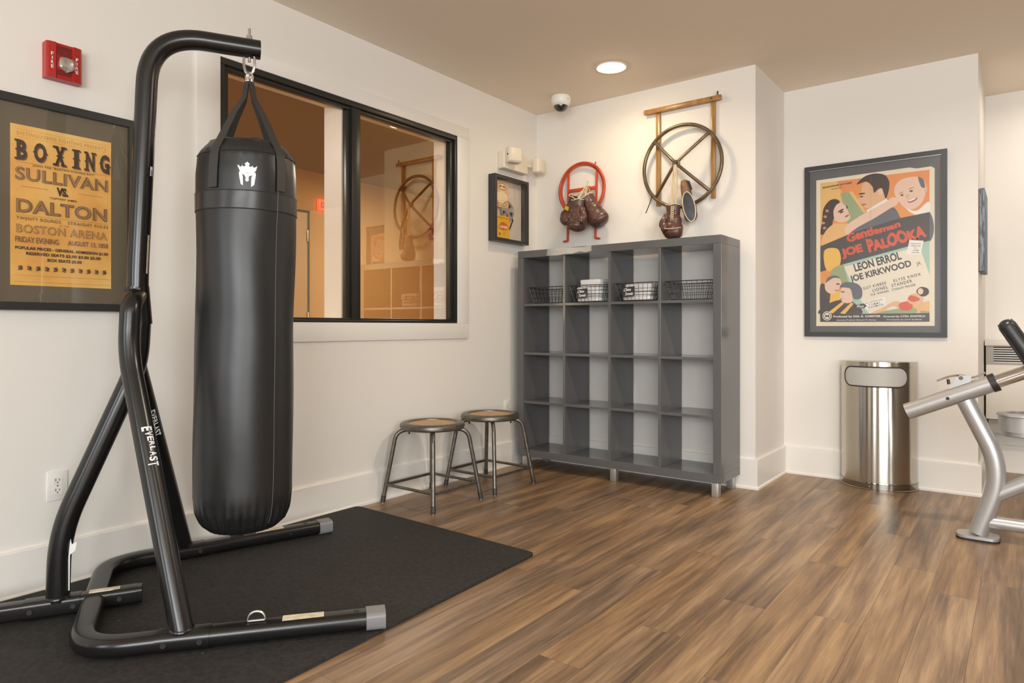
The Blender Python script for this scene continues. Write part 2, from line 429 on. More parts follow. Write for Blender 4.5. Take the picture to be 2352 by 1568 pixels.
class Canvas:
    """flat print on a sheet: layered polygons and lettering in one mesh with several inks"""
    def __init__(s, o, ux, uy, W, Hh):
        s.o, s.ux, s.uy, s.W, s.H = o, Vector(ux), Vector(uy), W, Hh; s.b = B(); s.b.fixn = False; s.mats = []; s.k = 0
    def ink(s, m):
        if m not in s.mats: s.mats.append(m)
        s.b.m = s.mats.index(m)
    def pt(s, u, v): return (u*s.W, (1-v)*s.H)
    def poly(s, pts, m):
        s.ink(m); s.k += 1; lift = s.k*0.00006
        N = s.ux.cross(s.uy).normalized(); O = Vector(s.o)
        vs = []
        for (u, v) in pts:
            x, y = s.pt(u, v); vs.append(O+s.ux*x+s.uy*y+N*lift)
        area = sum(pts[i-1][0]*(-pts[i][1])-pts[i][0]*(-pts[i-1][1]) for i in range(len(pts)))
        if area < 0: vs = vs[::-1]
        tess = bmesh.new(); f = tess.faces.new([tess.verts.new(q) for q in vs]); bmesh.ops.triangulate(tess, faces=[f])
        tess.verts.index_update(); s.b.raw([q.co for q in tess.verts], [[q.index for q in f.verts] for f in tess.faces]); tess.free()
    def rect(s, u0, v0, u1, v1, m): s.poly([(u0, v0), (u1, v0), (u1, v1), (u0, v1)], m)
    def oval(s, u, v, a, c, m, rot=0.0, n=24):
        pts = []
        for i in range(n):
            x = a*math.cos(2*PI*i/n); y = c*math.sin(2*PI*i/n)
            X, Y = x*s.W, y*s.H; ca, sa = math.cos(rot), math.sin(rot)
            pts.append((u+(X*ca-Y*sa)/s.W, v+(X*sa+Y*ca)/s.H))
        s.poly(pts, m)
    def blob(s, pts, m, n=6):
        """closed smooth outline through pts"""
        out = []; k = len(pts)
        for i in range(k):
            p0, p1, p2, p3 = (Vector(pts[(i+j) % k]) for j in (-1, 0, 1, 2))
            for q in range(n):
                t = q/n
                out.append(tuple(.5*((2*p1)+(p2-p0)*t+(2*p0-5*p1+4*p2-p3)*t*t+(3*p1-p0-3*p2+p3)*t**3)))
        s.poly(out, m)
    def text(s, txt, u, v, w, h, m, deg=0.0, bold=0.0, space=1.0, shape=None):
        """u, v: lower-left corner"""
        s.ink(m); s.k += 1; x, y = s.pt(u, v)
        put_text(s.b, txt, s.o, s.ux, s.uy, x, y, w*s.W, h*s.H, math.radians(deg), bold, space, s.k*0.00006, shape)
    def line(s, u0, v0, u1, v1, t, m):
        x0, y0 = u0*s.W, v0*s.H; x1, y1 = u1*s.W, v1*s.H; d = math.hypot(x1-x0, y1-y0); nx, ny = -(y1-y0)/d*t/2, (x1-x0)/d*t/2
        s.poly([((x0+nx)/s.W, (y0+ny)/s.H), ((x1+nx)/s.W, (y1+ny)/s.H), ((x1-nx)/s.W, (y1-ny)/s.H), ((x0-nx)/s.W, (y0-ny)/s.H)], m)
    def build(s, name, parent): return s.b.build(name, s.mats, parent, smooth=0)

# ================================================================== THE ROOM
X1, Y2, X2, Y3 = 1.683, 0.636, 2.808, 1.60      # back wall end, recess wall, recess end, alcove wall
WY0, WY1, WZ0, WZ1 = -2.606, -0.937, 1.046, 2.298   # interior window opening
MY0, MY1 = -1.847, -1.757                        # mullion
b = B(); b.box((-0.2, FW-.3, -0.1), (RW+.3, Y3+.2, 0)); struct(b.build('floor', M['floor'], smooth=0))
b = B(); b.box((-0.2, FW-.3, H), (RW+.3, Y3+.2, H+.12)); struct(b.build('ceiling', M['ceiling'], smooth=0))
b = B(); T = -0.2
b.box((T, FW-.3, 0), (0, WY0, H)); b.box((T, WY1, 0), (0, Y3+.2, H)); b.box((T, WY0, 0), (0, WY1, WZ0)); b.box((T, WY0, WZ1), (0, WY1, H))
b.box((T, MY0-.0, WZ0), (-.045, MY1+.0, WZ1))
struct(b.build('wall_left', M['wall'], smooth=0))
b = B(); b.box((0, 0, 0), (X1, Y2+.2, H)); struct(b.build('wall_back', M['wall'], smooth=0))
b = B(); b.box((X1, Y2, 0), (X2, Y3, H)); struct(b.build('wall_recess', M['wall'], smooth=0))
b = B(); b.box((X1, Y3, 0), (RW+.3, Y3+.2, H))
struct(b.build('wall_alcove', M['wall'], smooth=0))
ZW0, ZW1 = 0.6, 2.5
b = B(); edges = [-.2]+[q for ab in WINS for q in ab]+[RW+.3]
for k in range(0, len(edges), 2): b.box((edges[k], FW-.2, 0), (edges[k+1], FW, H))
for (p, q) in WINS: b.box((p, FW-.2, 0), (q, FW, ZW0)); b.box((p, FW-.2, ZW1), (q, FW, H))
struct(b.build('wall_front', M['dark_paint'], smooth=0))
b = B(); y0, y1 = -6.9, -5.1
b.box((RW, FW, 0), (RW+.2, y0, H)); b.box((RW, y1, 0), (RW+.2, Y3, H)); b.box((RW, y0, 0), (RW+.2, y1, ZW0)); b.box((RW, y0, ZW1), (RW+.2, y1, H))
struct(b.build('wall_right', M['dark_paint'], smooth=0))
def far_window(n, lo, hi, ax):
    b = B()
    def bx(u0, u1, z0, z1):
        if ax == 'X': b.box((u0, FW-.06, z0), (u1, FW-.01, z1))
        else: b.box((RW+.01, u0, z0), (RW+.06, u1, z1))
    t = .05
    bx(lo, hi, ZW0, ZW0+t); bx(lo, hi, ZW1-t, ZW1); bx(lo, lo+t, ZW0, ZW1); bx(hi-t, hi, ZW0, ZW1)
    k = 1
    for i in range(1, k): u = lo+(hi-lo)*i/k; bx(u-.02, u+.02, ZW0, ZW1)
    struct(b.build('window_%d' % n, M['trim'], smooth=0))
far_window(2, *WINS[0], 'X'); far_window(3, *WINS[1], 'X'); far_window(4, y0, y1, 'Y')
# baseboards: board plus shoe, with an end cap per run
def base_run(name, p, q, nrm, hgt, m0, m1):
    """board and shoe along p-q, mitred: m = 1 at an outer corner, -1 at an inner one"""
    b = B(); P, Q, N = Vector((*p, 0)), Vector((*q, 0)), Vector((*nrm, 0)); U_ = (Q-P).normalized()
    prof = [(0, 0), (.026, 0), (.026, .012), (.018, .020), (.018, hgt-.004), (.014, hgt), (0, hgt)]
    n = len(prof); vs = [P+N*a-U_*a*m0+Vector((0, 0, z)) for a, z in prof]+[Q+N*a+U_*a*m1+Vector((0, 0, z)) for a, z in prof]
    b.raw(vs, [tuple(range(n)), tuple(range(n, 2*n))]+[(i, (i+1) % n, n+(i+1) % n, n+i) for i in range(n)])
    return struct(b.build(name, M['trim'], smooth=0))
base_run('baseboard_left', (0, FW), (0, 0), (1, 0), .178, -1, -1)
base_run('baseboard_back', (0, 0), (X1, 0), (0, -1), .190, -1, 1)
base_run('baseboard_return', (X1, 0), (X1, Y2), (1, 0), .190, 1, -1)
base_run('baseboard_recess', (X1, Y2), (X2, Y2), (0, -1), .190, -1, 1)
base_run('baseboard_end', (X2, Y2), (X2, Y3), (1, 0), .190, 1, -1)
base_run('baseboard_alcove', (X2, Y3), (RW, Y3), (0, -1), .190, -1, -1)

# ------------------------------------------------------------------ interior window in the left wall
b = B()      # black steel frame, with an inner stop
for (ya, yb, za, zb) in ((WY0, WY1, WZ1-.030, WZ1), (WY0, WY1, WZ0, WZ0+.016), (WY0, WY0+.024, WZ0+.016, WZ1-.030), (WY1-.024, WY1, WZ0+.016, WZ1-.030)):
    b.box((-.045, ya, za), (.010, yb, zb), .003)
for (ya, yb, za, zb) in ((WY0+.024, WY1-.024, WZ1-.048, WZ1-.0301), (WY0+.024, WY1-.024, WZ0+.0161, WZ0+.026), (WY0+.0241, WY0+.05, WZ0+.026, WZ1-.048), (WY1-.052, WY1-.0241, WZ0+.026, WZ1-.048)):
    b.box((-.048, ya, za), (-.006, yb, zb), .003)
fr = struct(b.build('window_1', M['steel_frame']))
b = B(); b.box((-.045, MY0+.030, WZ0+.01), (.004, MY1, WZ1-.03), .003); b.box((-.048, MY0, WZ0+.01), (-.012, MY0+.032, WZ1-.05), .003)
b.build('mullion', M['steel_frame'], fr)
for (ya, yb) in ((WY0+.03, MY0+.004), (MY1-.004, WY1-.03)):
    b = B(); v = [(-.034, ya, WZ0+.01), (-.034, yb, WZ0+.01), (-.034, yb, WZ1-.04), (-.034, ya, WZ1-.04)]
    b.raw(v, [(0, 1, 2, 3)]); b.build('pane', M['glass_window'], fr, smooth=0)
b = B()      # white casing boards
co = (-2.722, -.824, .943, 2.374)
b.box((0, co[0], co[2]), (.014, co[1], WZ0), .002); b.box((0, co[0], WZ1), (.014, co[1], co[3]), .002)
b.box((0, co[0], WZ0), (.014, WY0, WZ1), .002); b.box((0, WY1, WZ0), (.014, co[1], WZ1), .002)
struct(b.build('trim_1', M['trim']))
# reveal lining beyond the glass
b = B(); e = .004
for (ya, yb) in ((WY0, MY0), (MY1, WY1)):
    b.box((T-.004, ya, WZ0), (-.05, ya+e, WZ1)); b.box((T-.004, yb-e, WZ0), (-.05, yb, WZ1))
    b.box((T-.004, ya, WZ1-e), (-.05, yb, WZ1)); b.box((T-.004, ya, WZ0), (-.05, yb, WZ0+e))
struct(b.build('trim_2', M['trim'], smooth=0))
# ------------------------------------------------------------------ the amber room behind the window
BX = -3.0
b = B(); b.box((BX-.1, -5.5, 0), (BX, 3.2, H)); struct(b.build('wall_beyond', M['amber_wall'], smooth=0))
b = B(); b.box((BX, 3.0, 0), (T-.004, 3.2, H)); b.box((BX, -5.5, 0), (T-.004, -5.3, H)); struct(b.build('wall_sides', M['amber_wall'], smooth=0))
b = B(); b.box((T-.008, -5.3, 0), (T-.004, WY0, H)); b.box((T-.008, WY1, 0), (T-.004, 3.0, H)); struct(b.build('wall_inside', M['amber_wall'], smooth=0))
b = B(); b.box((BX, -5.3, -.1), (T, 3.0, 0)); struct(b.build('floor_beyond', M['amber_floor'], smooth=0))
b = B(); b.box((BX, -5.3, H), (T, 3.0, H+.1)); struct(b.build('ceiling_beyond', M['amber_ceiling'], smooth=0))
area('amber_room_lamp', (-1.5, -3.6, H-.06), (0, 0, 0), .6, .6, 88, (1, .93, .82))
area('amber_room_lamp', (-1.5, .6, H-.06), (0, 0, 0), .6, .6, 44, (1, .93, .82))
b = B(); b.box((BX, -.90, .01), (BX+.02, .035, 2.225), .002)
dr = struct(b.build('door_1', M['door_paint'], smooth=0))
b = B()
for (ya, yb, za, zb) in ((-.92, -.902, 0, 2.245), (.036, .054, 0, 2.245), (-.92, .054, 2.227, 2.245)): b.box((BX, ya, za), (BX+.03, yb, zb))
b.build('door_frame', M['dark_slot'], dr, smooth=0)
for z in (1.98, 1.12, .25):
    b = B(); b.lathe([(.0, z-.06), (.011, z-.06), (.011, z+.06), (0, z+.06)], 12, (BX+.032, .035, 0)); b.build('hinge', M['chrome'], dr)
t = thing('exit_sign', 'glowing red exit sign beside the door behind the interior window', 'sign', (BX, .247, 2.28))
b = B(); b.box((BX+.002, .165, 2.275), (BX+.04, .33, 2.39), .006); b.build('housing', M['exit_red'], t)
b = B(); put_text(b, 'EXIT', (BX+.0412, .165, 2.275), (0, 1, 0), (0, 0, 1), .022, .028, .12, .058, bold=.02); b.build('lettering', M['red_gloss'], t, smooth=0)
t = thing('fire_alarm', 'red fire alarm seen through the interior window at its far edge', 'alarm', (BX, 1.93, 2.13))
b = B(); b.box((BX+.002, 1.87, 2.135), (BX+.05, 1.99, 2.28), .008); b.build('body', M['red_gloss'], t)
b = B(); b.ell((BX+.055, 1.93, 2.175), (.02, .04, .025)); b.build('strobe', M['white_plastic'], t)

# ------------------------------------------------------------------ recessed lights
def downlight(x, y, label, power=42, group=None):
    t = thing('recessed_light', label, 'light', (x, y, H), group)
    b = B(); b.lathe([(.078, .0), (.098, .0), (.099, -.004), (.094, -.007), (.080, -.005), (.076, .0)], 40, (x, y, H)); b.build('trim_ring', M['downlight_trim'], t)
    b = B(); b.lathe([(.078, -.001), (.074, -.010), (.050, -.017), (.0001, -.020)], 36, (x, y, H)); b.build('lens', M['lamp_lens'], t)
    area('downlight_or_fill', (x, y, H-.02), (0, 0, 0), .15, .15, power, (1, .80, .56), 'DISK', 2.75)
    return t
downlight(.939, -.511, 'glowing recessed ceiling light in front of the cube shelf wall', 3.6)
for n_, (x, y, pw) in enumerate(((2.75, -1.35, 31), (3.28, 1.08, 4.5), (4.5, -.7, 14), (3.9, -3.3, 10), (3.6, -5.6, 8), (5.9, -4.2, 8))):  # added unseen fill lamps with trim rings; the alcove one follows its visible glow
    b = B(); b.lathe([(.078, .0), (.098, .0), (.099, -.004), (.094, -.007), (.080, -.005), (.078, .0)], 40, (x, y, H)); struct(b.build('trim_%d' % (n_+3), M['downlight_trim']))
    area('downlight_or_fill', (x, y, H-.02), (0, 0, 0), .15, .15, pw, (1, .90, .77), 'DISK', 2.9)

# ------------------------------------------------------------------ rubber mat
def roundpoly(pts, r, n=6):
    return [(q.x, q.y) for q in fillet([(*p, 0) for p in [pts[-1]]+pts+[pts[0]]], [r]*len(pts), n)[1:-1]]
MT = 0.014
b = B()
poly = roundpoly([(.032, -5.0), (1.40, -5.0), (1.288, -1.838), (.032, -1.80)], .035)
b.prism(poly, (0, 0, 0), (1, 0, 0), (0, 1, 0), MT-.003)
cx0 = sum(p[0] for p in poly)/len(poly); cy0 = sum(p[1] for p in poly)/len(poly)
tag(b.build('rubber_mat', M['rubber'], smooth=0), 'large black rubber floor mat under the punching bag stand', 'mat')

# ------------------------------------------------------------------ punching bag stand
O = Vector((.514, -3.034, 0)); A = Vector((.4551, .8905, 0)); W = Vector((.8905, -.4551, 0)); Zv = Vector((0, 0, 1))
def S(s_, w_, z_): return O+A*s_+W*w_+Zv*z_
st = thing('punching_bag_stand', 'tall black tube stand with curved arm holding the punching bag', 'stand', tuple(O+Zv*MT))
SEC = rrect(.074, .056, .022, 5); zb = MT+.029
path = fillet([S(.60, .572, zb), S(.0, .456, zb), S(-.285, .41, zb), S(-.285, -.41, zb), S(.0, -.456, zb), S(.63, -.572, zb)], [.03, .24, .24, .03], 12)
b = B(); b.tube(path, 1, sec=SEC, up=(0, 0, 1)); b.build('base_frame', M['base_tube'], st)
for sg in (1, -1):
    end = S(.60 if sg > 0 else .63, sg*.572, zb); bk = S(0, sg*.456, zb); d = (end-bk).normalized()
    side = d.cross(Zv)
    b = B(); b.tube([end-d*.045, end+d*.018], 1, sec=rrect(.080, .061, .018, 5), up=(0, 0, 1)); b.build('end_cap', M['grey_cap'], st)
    b = B(); b.tube([bk-d*.07, bk+d*.085], 1, sec=rrect(.080, .0605, .023, 5), up=(0, 0, 1)); b.build('clamp_sleeve', M['black_tube'], st)
    for q in (-.045, .058):
        pb = bk+d*q+side*(.0402*(1 if side.dot(Vector((1, -1, 0))) > 0 else -1))
        n = side*(1 if side.dot(Vector((1, -1, 0))) > 0 else -1)
        b = B(); b.tube([pb-n*.003, pb+n*.004], .0085, 14); b.tube([pb+n*.004, pb+n*.006], .004, 8); b.build('bolt', M['black_satin'], st)
    # ring for a resistance cord, sticker and slot on the foot
    pr = bk+d*.22+Zv*.030
    ring = [pr+d*.026*math.cos(a)+Zv*(.006+.026*max(-.15, math.sin(a))) for a in [PI*2*k/24 for k in range(24)]]
    b = B(); b.tube(ring, .0035, 8, closed=True); b.build('ring', M['steel_screw'] if sg > 0 else M['black_satin'], st)
    b = B(); s0, s1 = bk+d*.30, bk+d*.43; zt = Zv*.0284
    pts = [s0-side*.023+zt, s1-side*.021+zt, s1+side*.016+zt, s0+side*.018+zt]
    b.raw(pts+[p+Zv*.0008 for p in pts], [(0, 1, 2, 3), (4, 5, 6, 7), (0, 1, 5, 4), (1, 2, 6, 5), (2, 3, 7, 6), (3, 0, 4, 7)]); b.build('sticker', M['sticker'], st, smooth=0)
    b = B(); b.lathe([(.0001, .0), (.009, .0), (.009, -.001), (.0001, -.001)], 16, tuple(bk+d*.535+Zv*.0292)); b.build('hole', M['dark_slot'], st)
    # A-frame leg: straight, then curving in to the sleeve
    leg = fillet([S(0, sg*.456, MT+.05), S(-.172, sg*.098, .93), S(-.165, sg*.082, 1.105), S(-.150, sg*.010, 1.135)], [.22, .075], 12)
    b = B(); b.tube(leg, .0345, 24); lg = b.build('leg', M['black_tube'], st)
    b = B(); b.lathe([(.034, -.002), (.038, .0), (.037, .004), (.0345, .007)], 24, tuple(S(0, sg*.456, MT+.0575))); b.build('weld_collar', M['black_tube'], st)
    # maker's name in white down the leg, on the side turned to the room
    p0, p1 = leg[1], leg[2]
    pa, pz = S(0, sg*.456, MT+.05), S(-.172, sg*.098, .93); up = (pa-pz).normalized()
    z0 = .672 if sg > 0 else .705; L = .140 if sg > 0 else .118
    start = pz+up*((.93-z0)/(-up.z))
    viewv = (Vector((3.0233, -4.2914, 1.02))-start).normalized()
    rt = Vector((.79, .61, 0)); rt = (rt-up*rt.dot(up)).normalized()
    nn = up.cross(rt).normalized(); nn = nn if nn.dot(viewv) > 0 else -nn
    word = 'EVERLAST'; b = B(); xx = 0
    hts = [.046, .036, .030, .026, .026, .030, .036, .046]; wd = L/8
    for k, chh in enumerate(word):
        me = text_mesh(chh, .03, dense=True); xs = [v.co.x for v in me.vertices]; ys = [v.co.y for v in me.vertices]
        vs = []
        for v in me.vertices:
            a = (v.co.x-min(xs))/(max(xs)-min(xs)); c = (v.co.y-min(ys))/(max(ys)-min(ys))
            along = (k+.06+a*.86)*wd; arc = (.046-hts[k]*(1-c) - (.046-.040) - .0)   # flat tops at +, arched bottoms
            # wrap around the tube: arc length measured from its room-side line toward the right flank
            th = .30+(.046-hts[k]*(1-c))/.0345*.72
            vs.append(start+up*along+(nn*math.cos(th)+rt*math.sin(th))*.0353)
        b.raw(vs, [tuple(p.vertices) for p in me.polygons]); bpy.data.meshes.remove(me)
    b.fixn = False; b.build('lettering', M['white_print'], lg, smooth=0)
# pole: rear foot, bends up through the sleeve, then over into the arm
pole = fillet([S(-.394, 0, MT+.05), S(-.388, 0, .30), S(-.150, 0, .88), S(-.141, 0, 1.05)], [.13, .16], 12)
b = B(); b.tube(pole, .0365, 26); b.build('rear_leg', M['black_tube'], st)
b = B(); b.lathe([(.036, -.002), (.041, .0), (.040, .004), (.0365, .007)], 24, tuple(S(-.394, 0, MT+.062))); b.build('weld_collar', M['black_tube'], st)
up_ = fillet([S(-.150, 0, 1.02), S(-.150, 0, 1.20), S(-.112, 0, 2.105), S(.272, 0, 2.108)], [.1, .205], 16)
b = B(); b.tube(up_, .0362, 28); arm = b.build('arm', M['black_tube'], st)
sl = [S(-.1415, 0, 1.03), S(-.152, 0, 1.168)]
b = B(); b.tube(sl, .0405, 26); sleeve = b.build('sleeve', M['black_tube'], st)
pv = S(-.150, 0, 1.155); nv = (Vector((3.02, -4.29, 1.155))-pv).normalized(); nv.z = 0; nv.normalize()
b = B(); b.tube([pv+nv*.038, pv+nv*.0425], .010, 16); b.tube([pv+nv*.0425, pv+nv*.046], .0065, 12); b.build('bolt', M['black_satin'], st)
# warning sticker and initial on the room side of the arm
rt = Vector((.79, .61, 0)); b = B()
for k in range(5):
    pass
b.fixn = False
def wrap_strip(z0, z1, t0, t1, rad, n=5):
    vs = []
    for z in (z0, z1):
        c = S(-.150+(z-1.2)*.042, 0, z)
        for k in range(n+1):
            th = t0+(t1-t0)*k/n; vs.append(c+(nv*math.cos(th)+rt*math.sin(th))*rad)
    return vs, [(k, k+1, n+2+k, n+1+k) for k in range(n)]
b.raw(*wrap_strip(1.215, 1.355, .95, 1.5, .0369)); b.build('sticker', M['sticker'], arm)
me = text_mesh('E', .03); xs = [v.co.x for v in me.vertices]; ys = [v.co.y for v in me.vertices]; b = B(); b.fixn = False
vs = []
for v in me.vertices:
    a = (v.co.x-min(xs))/(max(xs)-min(xs)); c = (v.co.y-min(ys))/(max(ys)-min(ys))
    z = 1.605-a*.035; cc = S(-.150+(z-1.2)*.042, 0, z); th = .85+c*.55
    vs.append(cc+(nv*math.cos(th)+rt*math.sin(th))*.0369)
b.raw(vs, [tuple(p.vertices) for p in me.polygons]); bpy.data.meshes.remove(me); b.build('lettering', M['white_print'], arm, smooth=0)
# rear weight beam crossing the base
zr = MT+.034
b = B(); b.tube([S(-.95, 0, zr), S(-.135, 0, zr)], 1, sec=rrect(.060, .058, .014, 5), up=(0, 0, 1)); rb = b.build('rear_beam', M['black_tube'], st)
b = B(); b.tube([S(-.49, 0, zr), S(-.325, 0, zr)], 1, sec=rrect(.067, .063, .016, 5), up=(0, 0, 1)); b.tube([S(-.225, 0, zr), S(-.150, 0, zr)], 1, sec=rrect(.064, .061, .016, 5), up=(0, 0, 1)); b.build('clamp_sleeve', M['black_tube'], st)
for q in (-.47, -.345, -.305, -.205):
    p = S(q, .034, zr+.0); b = B(); b.tube([p-W*.004, p+W*.004], .008, 12); b.build('bolt', M['black_satin'], st)
b = B(); z9 = MT+.0632
pts = [S(-.30, -.014, z9+.0025), S(-.205, -.014, z9+.0025), S(-.205, .014, z9+.0025), S(-.30, .014, z9+.0025)]
b.raw(pts+[p-Zv*.003 for p in pts], [(0, 1, 2, 3), (4, 5, 6, 7), (0, 1, 5, 4), (1, 2, 6, 5), (2, 3, 7, 6), (3, 0, 4, 7)]); b.build('sticker', M['sticker'], rb, smooth=0)
# torn tag on the rear leg
b = B(); c0 = S(-.394, 0, 0)
tagp = [(.10, .0), (.30, .0), (.29, .006), (.262, .012), (.27, .03), (.24, .024), (.225, .006), (.10, .004)]
vs = [c0+rt*(.0372+y)+nv*.004+Zv*z for z, y in tagp]; vs2 = [v+nv*.001 for v in vs]; n = len(vs)
b.raw(vs+vs2, [tuple(range(n)), tuple(range(n, 2*n))]+[(i, (i+1) % n, n+(i+1) % n, n+i) for i in range(n)]); b.build('sticker', M['towel'], st, smooth=0)
# eye bolt through the arm
hk = S(.232, 0, 0)
b = B(); b.tube([hk+Zv*2.055, hk+Zv*2.185], .0055, 10); b.tube([hk+Zv*2.140, hk+Zv*2.153], .0135, 6); b.tube([hk+Zv*2.153, hk+Zv*2.158], .010, 12); b.build('eye_bolt', M['steel_screw'], st)
ub = [hk+rt*x+Zv*z for x, z in ((-.020, 2.085), (-.022, 2.04), (-.012, 2.012), (0, 2.006), (.012, 2.012), (.022, 2.04), (.020, 2.085))]
b = B(); b.tube(fillet(ub, .02, 4), .0050, 10); b.build('hanger_loop', M['chrome'], st)

# ------------------------------------------------------------------ punching bag
BC = lambda z: S(.208+.021*(z-.24)/1.45, 0, z)
pb = thing('punching_bag', 'long black vinyl punching bag with crown logo hanging from the stand', 'punching bag', tuple(BC(.24)))
cv = Vector((.856, -.516, 0)); rv = Vector((.516, .856, 0))        # toward the room, and to its right
def bagr(z, a=0):
    prof = [(.242, .0), (.243, .09), (.250, .125), (.275, .152), (.32, .170), (.38, .1795), (.60, .1815), (.90, .1795), (1.05, .178), (1.25, .180), (1.40, .1815), (1.60, .1825), (1.66, .178), (1.685, .170), (1.712, .150), (1.722, .135)]
    for (z0, r0), (z1, r1) in zip(prof, prof[1:]):
        if z <= z1: r = r0+(r1-r0)*max(0, (z-z0))/(z1-z0); break
    else: r = prof[-1][1]
    dz = .0026*math.sin(5.1*z+2*a)*math.sin(3*z+1.3+a)+.0018*math.sin(11*z+3*a+1)
    wr = math.exp(-((z-.305)/.05)**2)*(.0040*math.sin(34*a)+.0025*math.sin(57*a+1)) + math.exp(-((z-1.672)/.018)**2)*(.0012*math.sin(28*a)+.001*math.sin(45*a+2))
    return r+((dz+wr) if r > .1 else 0)
zs = [.2425, .243, .246, .250, .256, .264, .275, .287, .30, .315, .33, .345, .36, .38, .41]+[.41+.0305*k for k in range(1, 40)]+[1.61, 1.625, 1.64, 1.65, 1.658, 1.666, 1.672, 1.679, 1.685, 1.692, 1.70, 1.708, 1.716, 1.722]
NA = 144
def bag_mesh(zl, extra=0.0):
    b = B(); vs = []
    for z in zl:
        c = BC(z)
        for i in range(NA):
            a = 2*PI*i/NA; r = bagr(z, a)+extra
            if z < .2428: r = max(r, .03)
            vs.append(c+(cv*math.cos(a)+rv*math.sin(a))*r)
    fs = [(j*NA+i, j*NA+(i+1) % NA, (j+1)*NA+(i+1) % NA, (j+1)*NA+i) for j in range(len(zl)-1) for i in range(NA)]
    b.raw(vs, fs); return b
b = bag_mesh(zs)
n0 = len(b.v); b.f.append(tuple(range(NA))[::-1]); b.mi.append(0)
body = b.build('body', M['vinyl'], pb, smooth=60)
b = B()      # crumpled top closure
prof = [(.150, 1.706), (.140, 1.722), (.128, 1.727), (.105, 1.722), (.07, 1.716), (.0001, 1.716)]
vs = []
for (r, z) in prof:
    for i in range(96):
        a = 2*PI*i/96; k = 1+.02*math.sin(9*a)*(r > .1); zz = z+.0015*math.sin(13*a+r*40)+.002*math.sin(5*a)
        vs.append(BC(z)+(cv*math.cos(a)+rv*math.sin(a))*r*k+Zv*(zz-z))
b.raw(vs, [(j*96+i, j*96+(i+1) % 96, (j+1)*96+(i+1) % 96, (j+1)*96+i) for j in range(5) for i in range(96)])
b.build('top_closure', M['vinyl_gloss'], pb, smooth=60)
b = bag_mesh([1.455, 1.457, 1.462, 1.475, 1.49, 1.505, 1.512, 1.517, 1.519], .0028)
b.build('band', M['vinyl_gloss'], pb)
for z in (1.668, 1.5195, 1.4545):
    b = B(); b.tube([BC(z)+(cv*math.cos(2*PI*i/90)+rv*math.sin(2*PI*i/90))*(bagr(z, 2*PI*i/90)+.001) for i in range(90)], .0026, 6, closed=True); b.build('piping', M['black_satin'], pb)
for a0 in (.60, .60+PI):
    b = B(); b.tube([BC(z)+(cv*math.cos(a0)+rv*math.sin(a0))*(bagr(z, a0)+.0015+(.002 if 1.45 < z < 1.52 else 0)) for z in [.285+.028*k for k in range(50)]], .0013, 6); b.build('seam', M['stitch'], pb)
def ribbon(path, widths, side, th=.003):
    b = B(); vs = []; n = len(path)
    for i, p in enumerate(path):
        p = Vector(p); t = (Vector(path[min(i+1, n-1)])-Vector(path[max(i-1, 0)])).normalized(); s_ = Vector(side[i] if isinstance(side, list) else side)
        s_ = (s_-t*s_.dot(t)).normalized(); nn_ = t.cross(s_); wd = widths[i] if isinstance(widths, list) else widths
        vs += [p-s_*wd/2, p+s_*wd/2, p+s_*wd/2+nn_*th, p-s_*wd/2+nn_*th]
    fs = [(0, 1, 2, 3), (4*n-4, 4*n-1, 4*n-2, 4*n-3)]
    for i in range(n-1):
        for k in range(4): fs.append((4*i+k, 4*i+(k+1) % 4, 4*i+4+(k+1) % 4, 4*i+4+k))
    return b.raw(vs, fs)
top = hk+Zv*1.975
for a in (-.70, .66, PI-.66, PI+.66):
    dr_ = cv*math.cos(a)+rv*math.sin(a); tn = -cv*math.sin(a)+rv*math.cos(a)
    rr = .1845
    pts = [top+dr_*.012+Zv*.0, top+dr_*.03-Zv*.07]
    sh = BC(1.672)+dr_*(bagr(1.672, a)+.004)
    pts += [top.lerp(sh, q) for q in (.45, .7, .9)]+[sh]
    pts += [BC(z)+dr_*(bagr(z, a)+.0035) for z in (1.65, 1.61, 1.57, 1.53)]
    b = ribbon(pts, [.020, .024, .029, .033, .036]+[.038]*6, tn, .0028); b.build('strap', M['webbing'], pb)
    tt = [top+dr_*.010+Zv*.032+tn*.0, ]
    car = []
    for k in range(16):
        q = 2*PI*k/16; car.append(top+dr_*(.006+.004*math.cos(q))+tn*.009*math.cos(q)+Zv*(.017+.023*math.sin(q)))
    b = B(); b.tube(car, .0032, 8, closed=True); b.build('carabiner', M['chrome'], pb)
# crown-and-helmet emblem printed on the front
ez0, ez1, ew = 1.532, 1.624, .070
def emb(b, pts):
    """pts in emblem units: x -1..1, y 0..1"""
    me = bmesh.new(); f = me.faces.new([me.verts.new((x, y, 0)) for x, y in pts]); bmesh.ops.triangulate(me, faces=[f])
    bmesh.ops.subdivide_edges(me, edges=list(me.edges), cuts=2, use_grid_fill=True); me.verts.index_update()
    vs = []
    for v in me.verts:
        z = ez0+(ez1-ez0)*v.co.y; a = v.co.x*ew/2/.1845-.02
        vs.append(BC(z)+(cv*math.cos(a)+rv*math.sin(a))*(bagr(z, a)+.0016))
    b.raw(vs, [[q.index for q in f.verts] for f in me.faces]); me.free()
b = B()
emb(b, [(-1, .855), (-.82, .835), (-.70, .775), (-.58, .79), (-.52, .855), (-.40, .80), (-.22, .81), (-.16, .87), (-.28, .915), (-.16, .94), (0, 1.0), (.16, .94), (.28, .915), (.16, .87), (.22, .81), (.40, .80), (.52, .855), (.58, .79), (.70, .775), (.82, .80), (1, .855), (.86, .66), (.72, .60), (0, .545), (-.72, .60), (-.80, .68)])
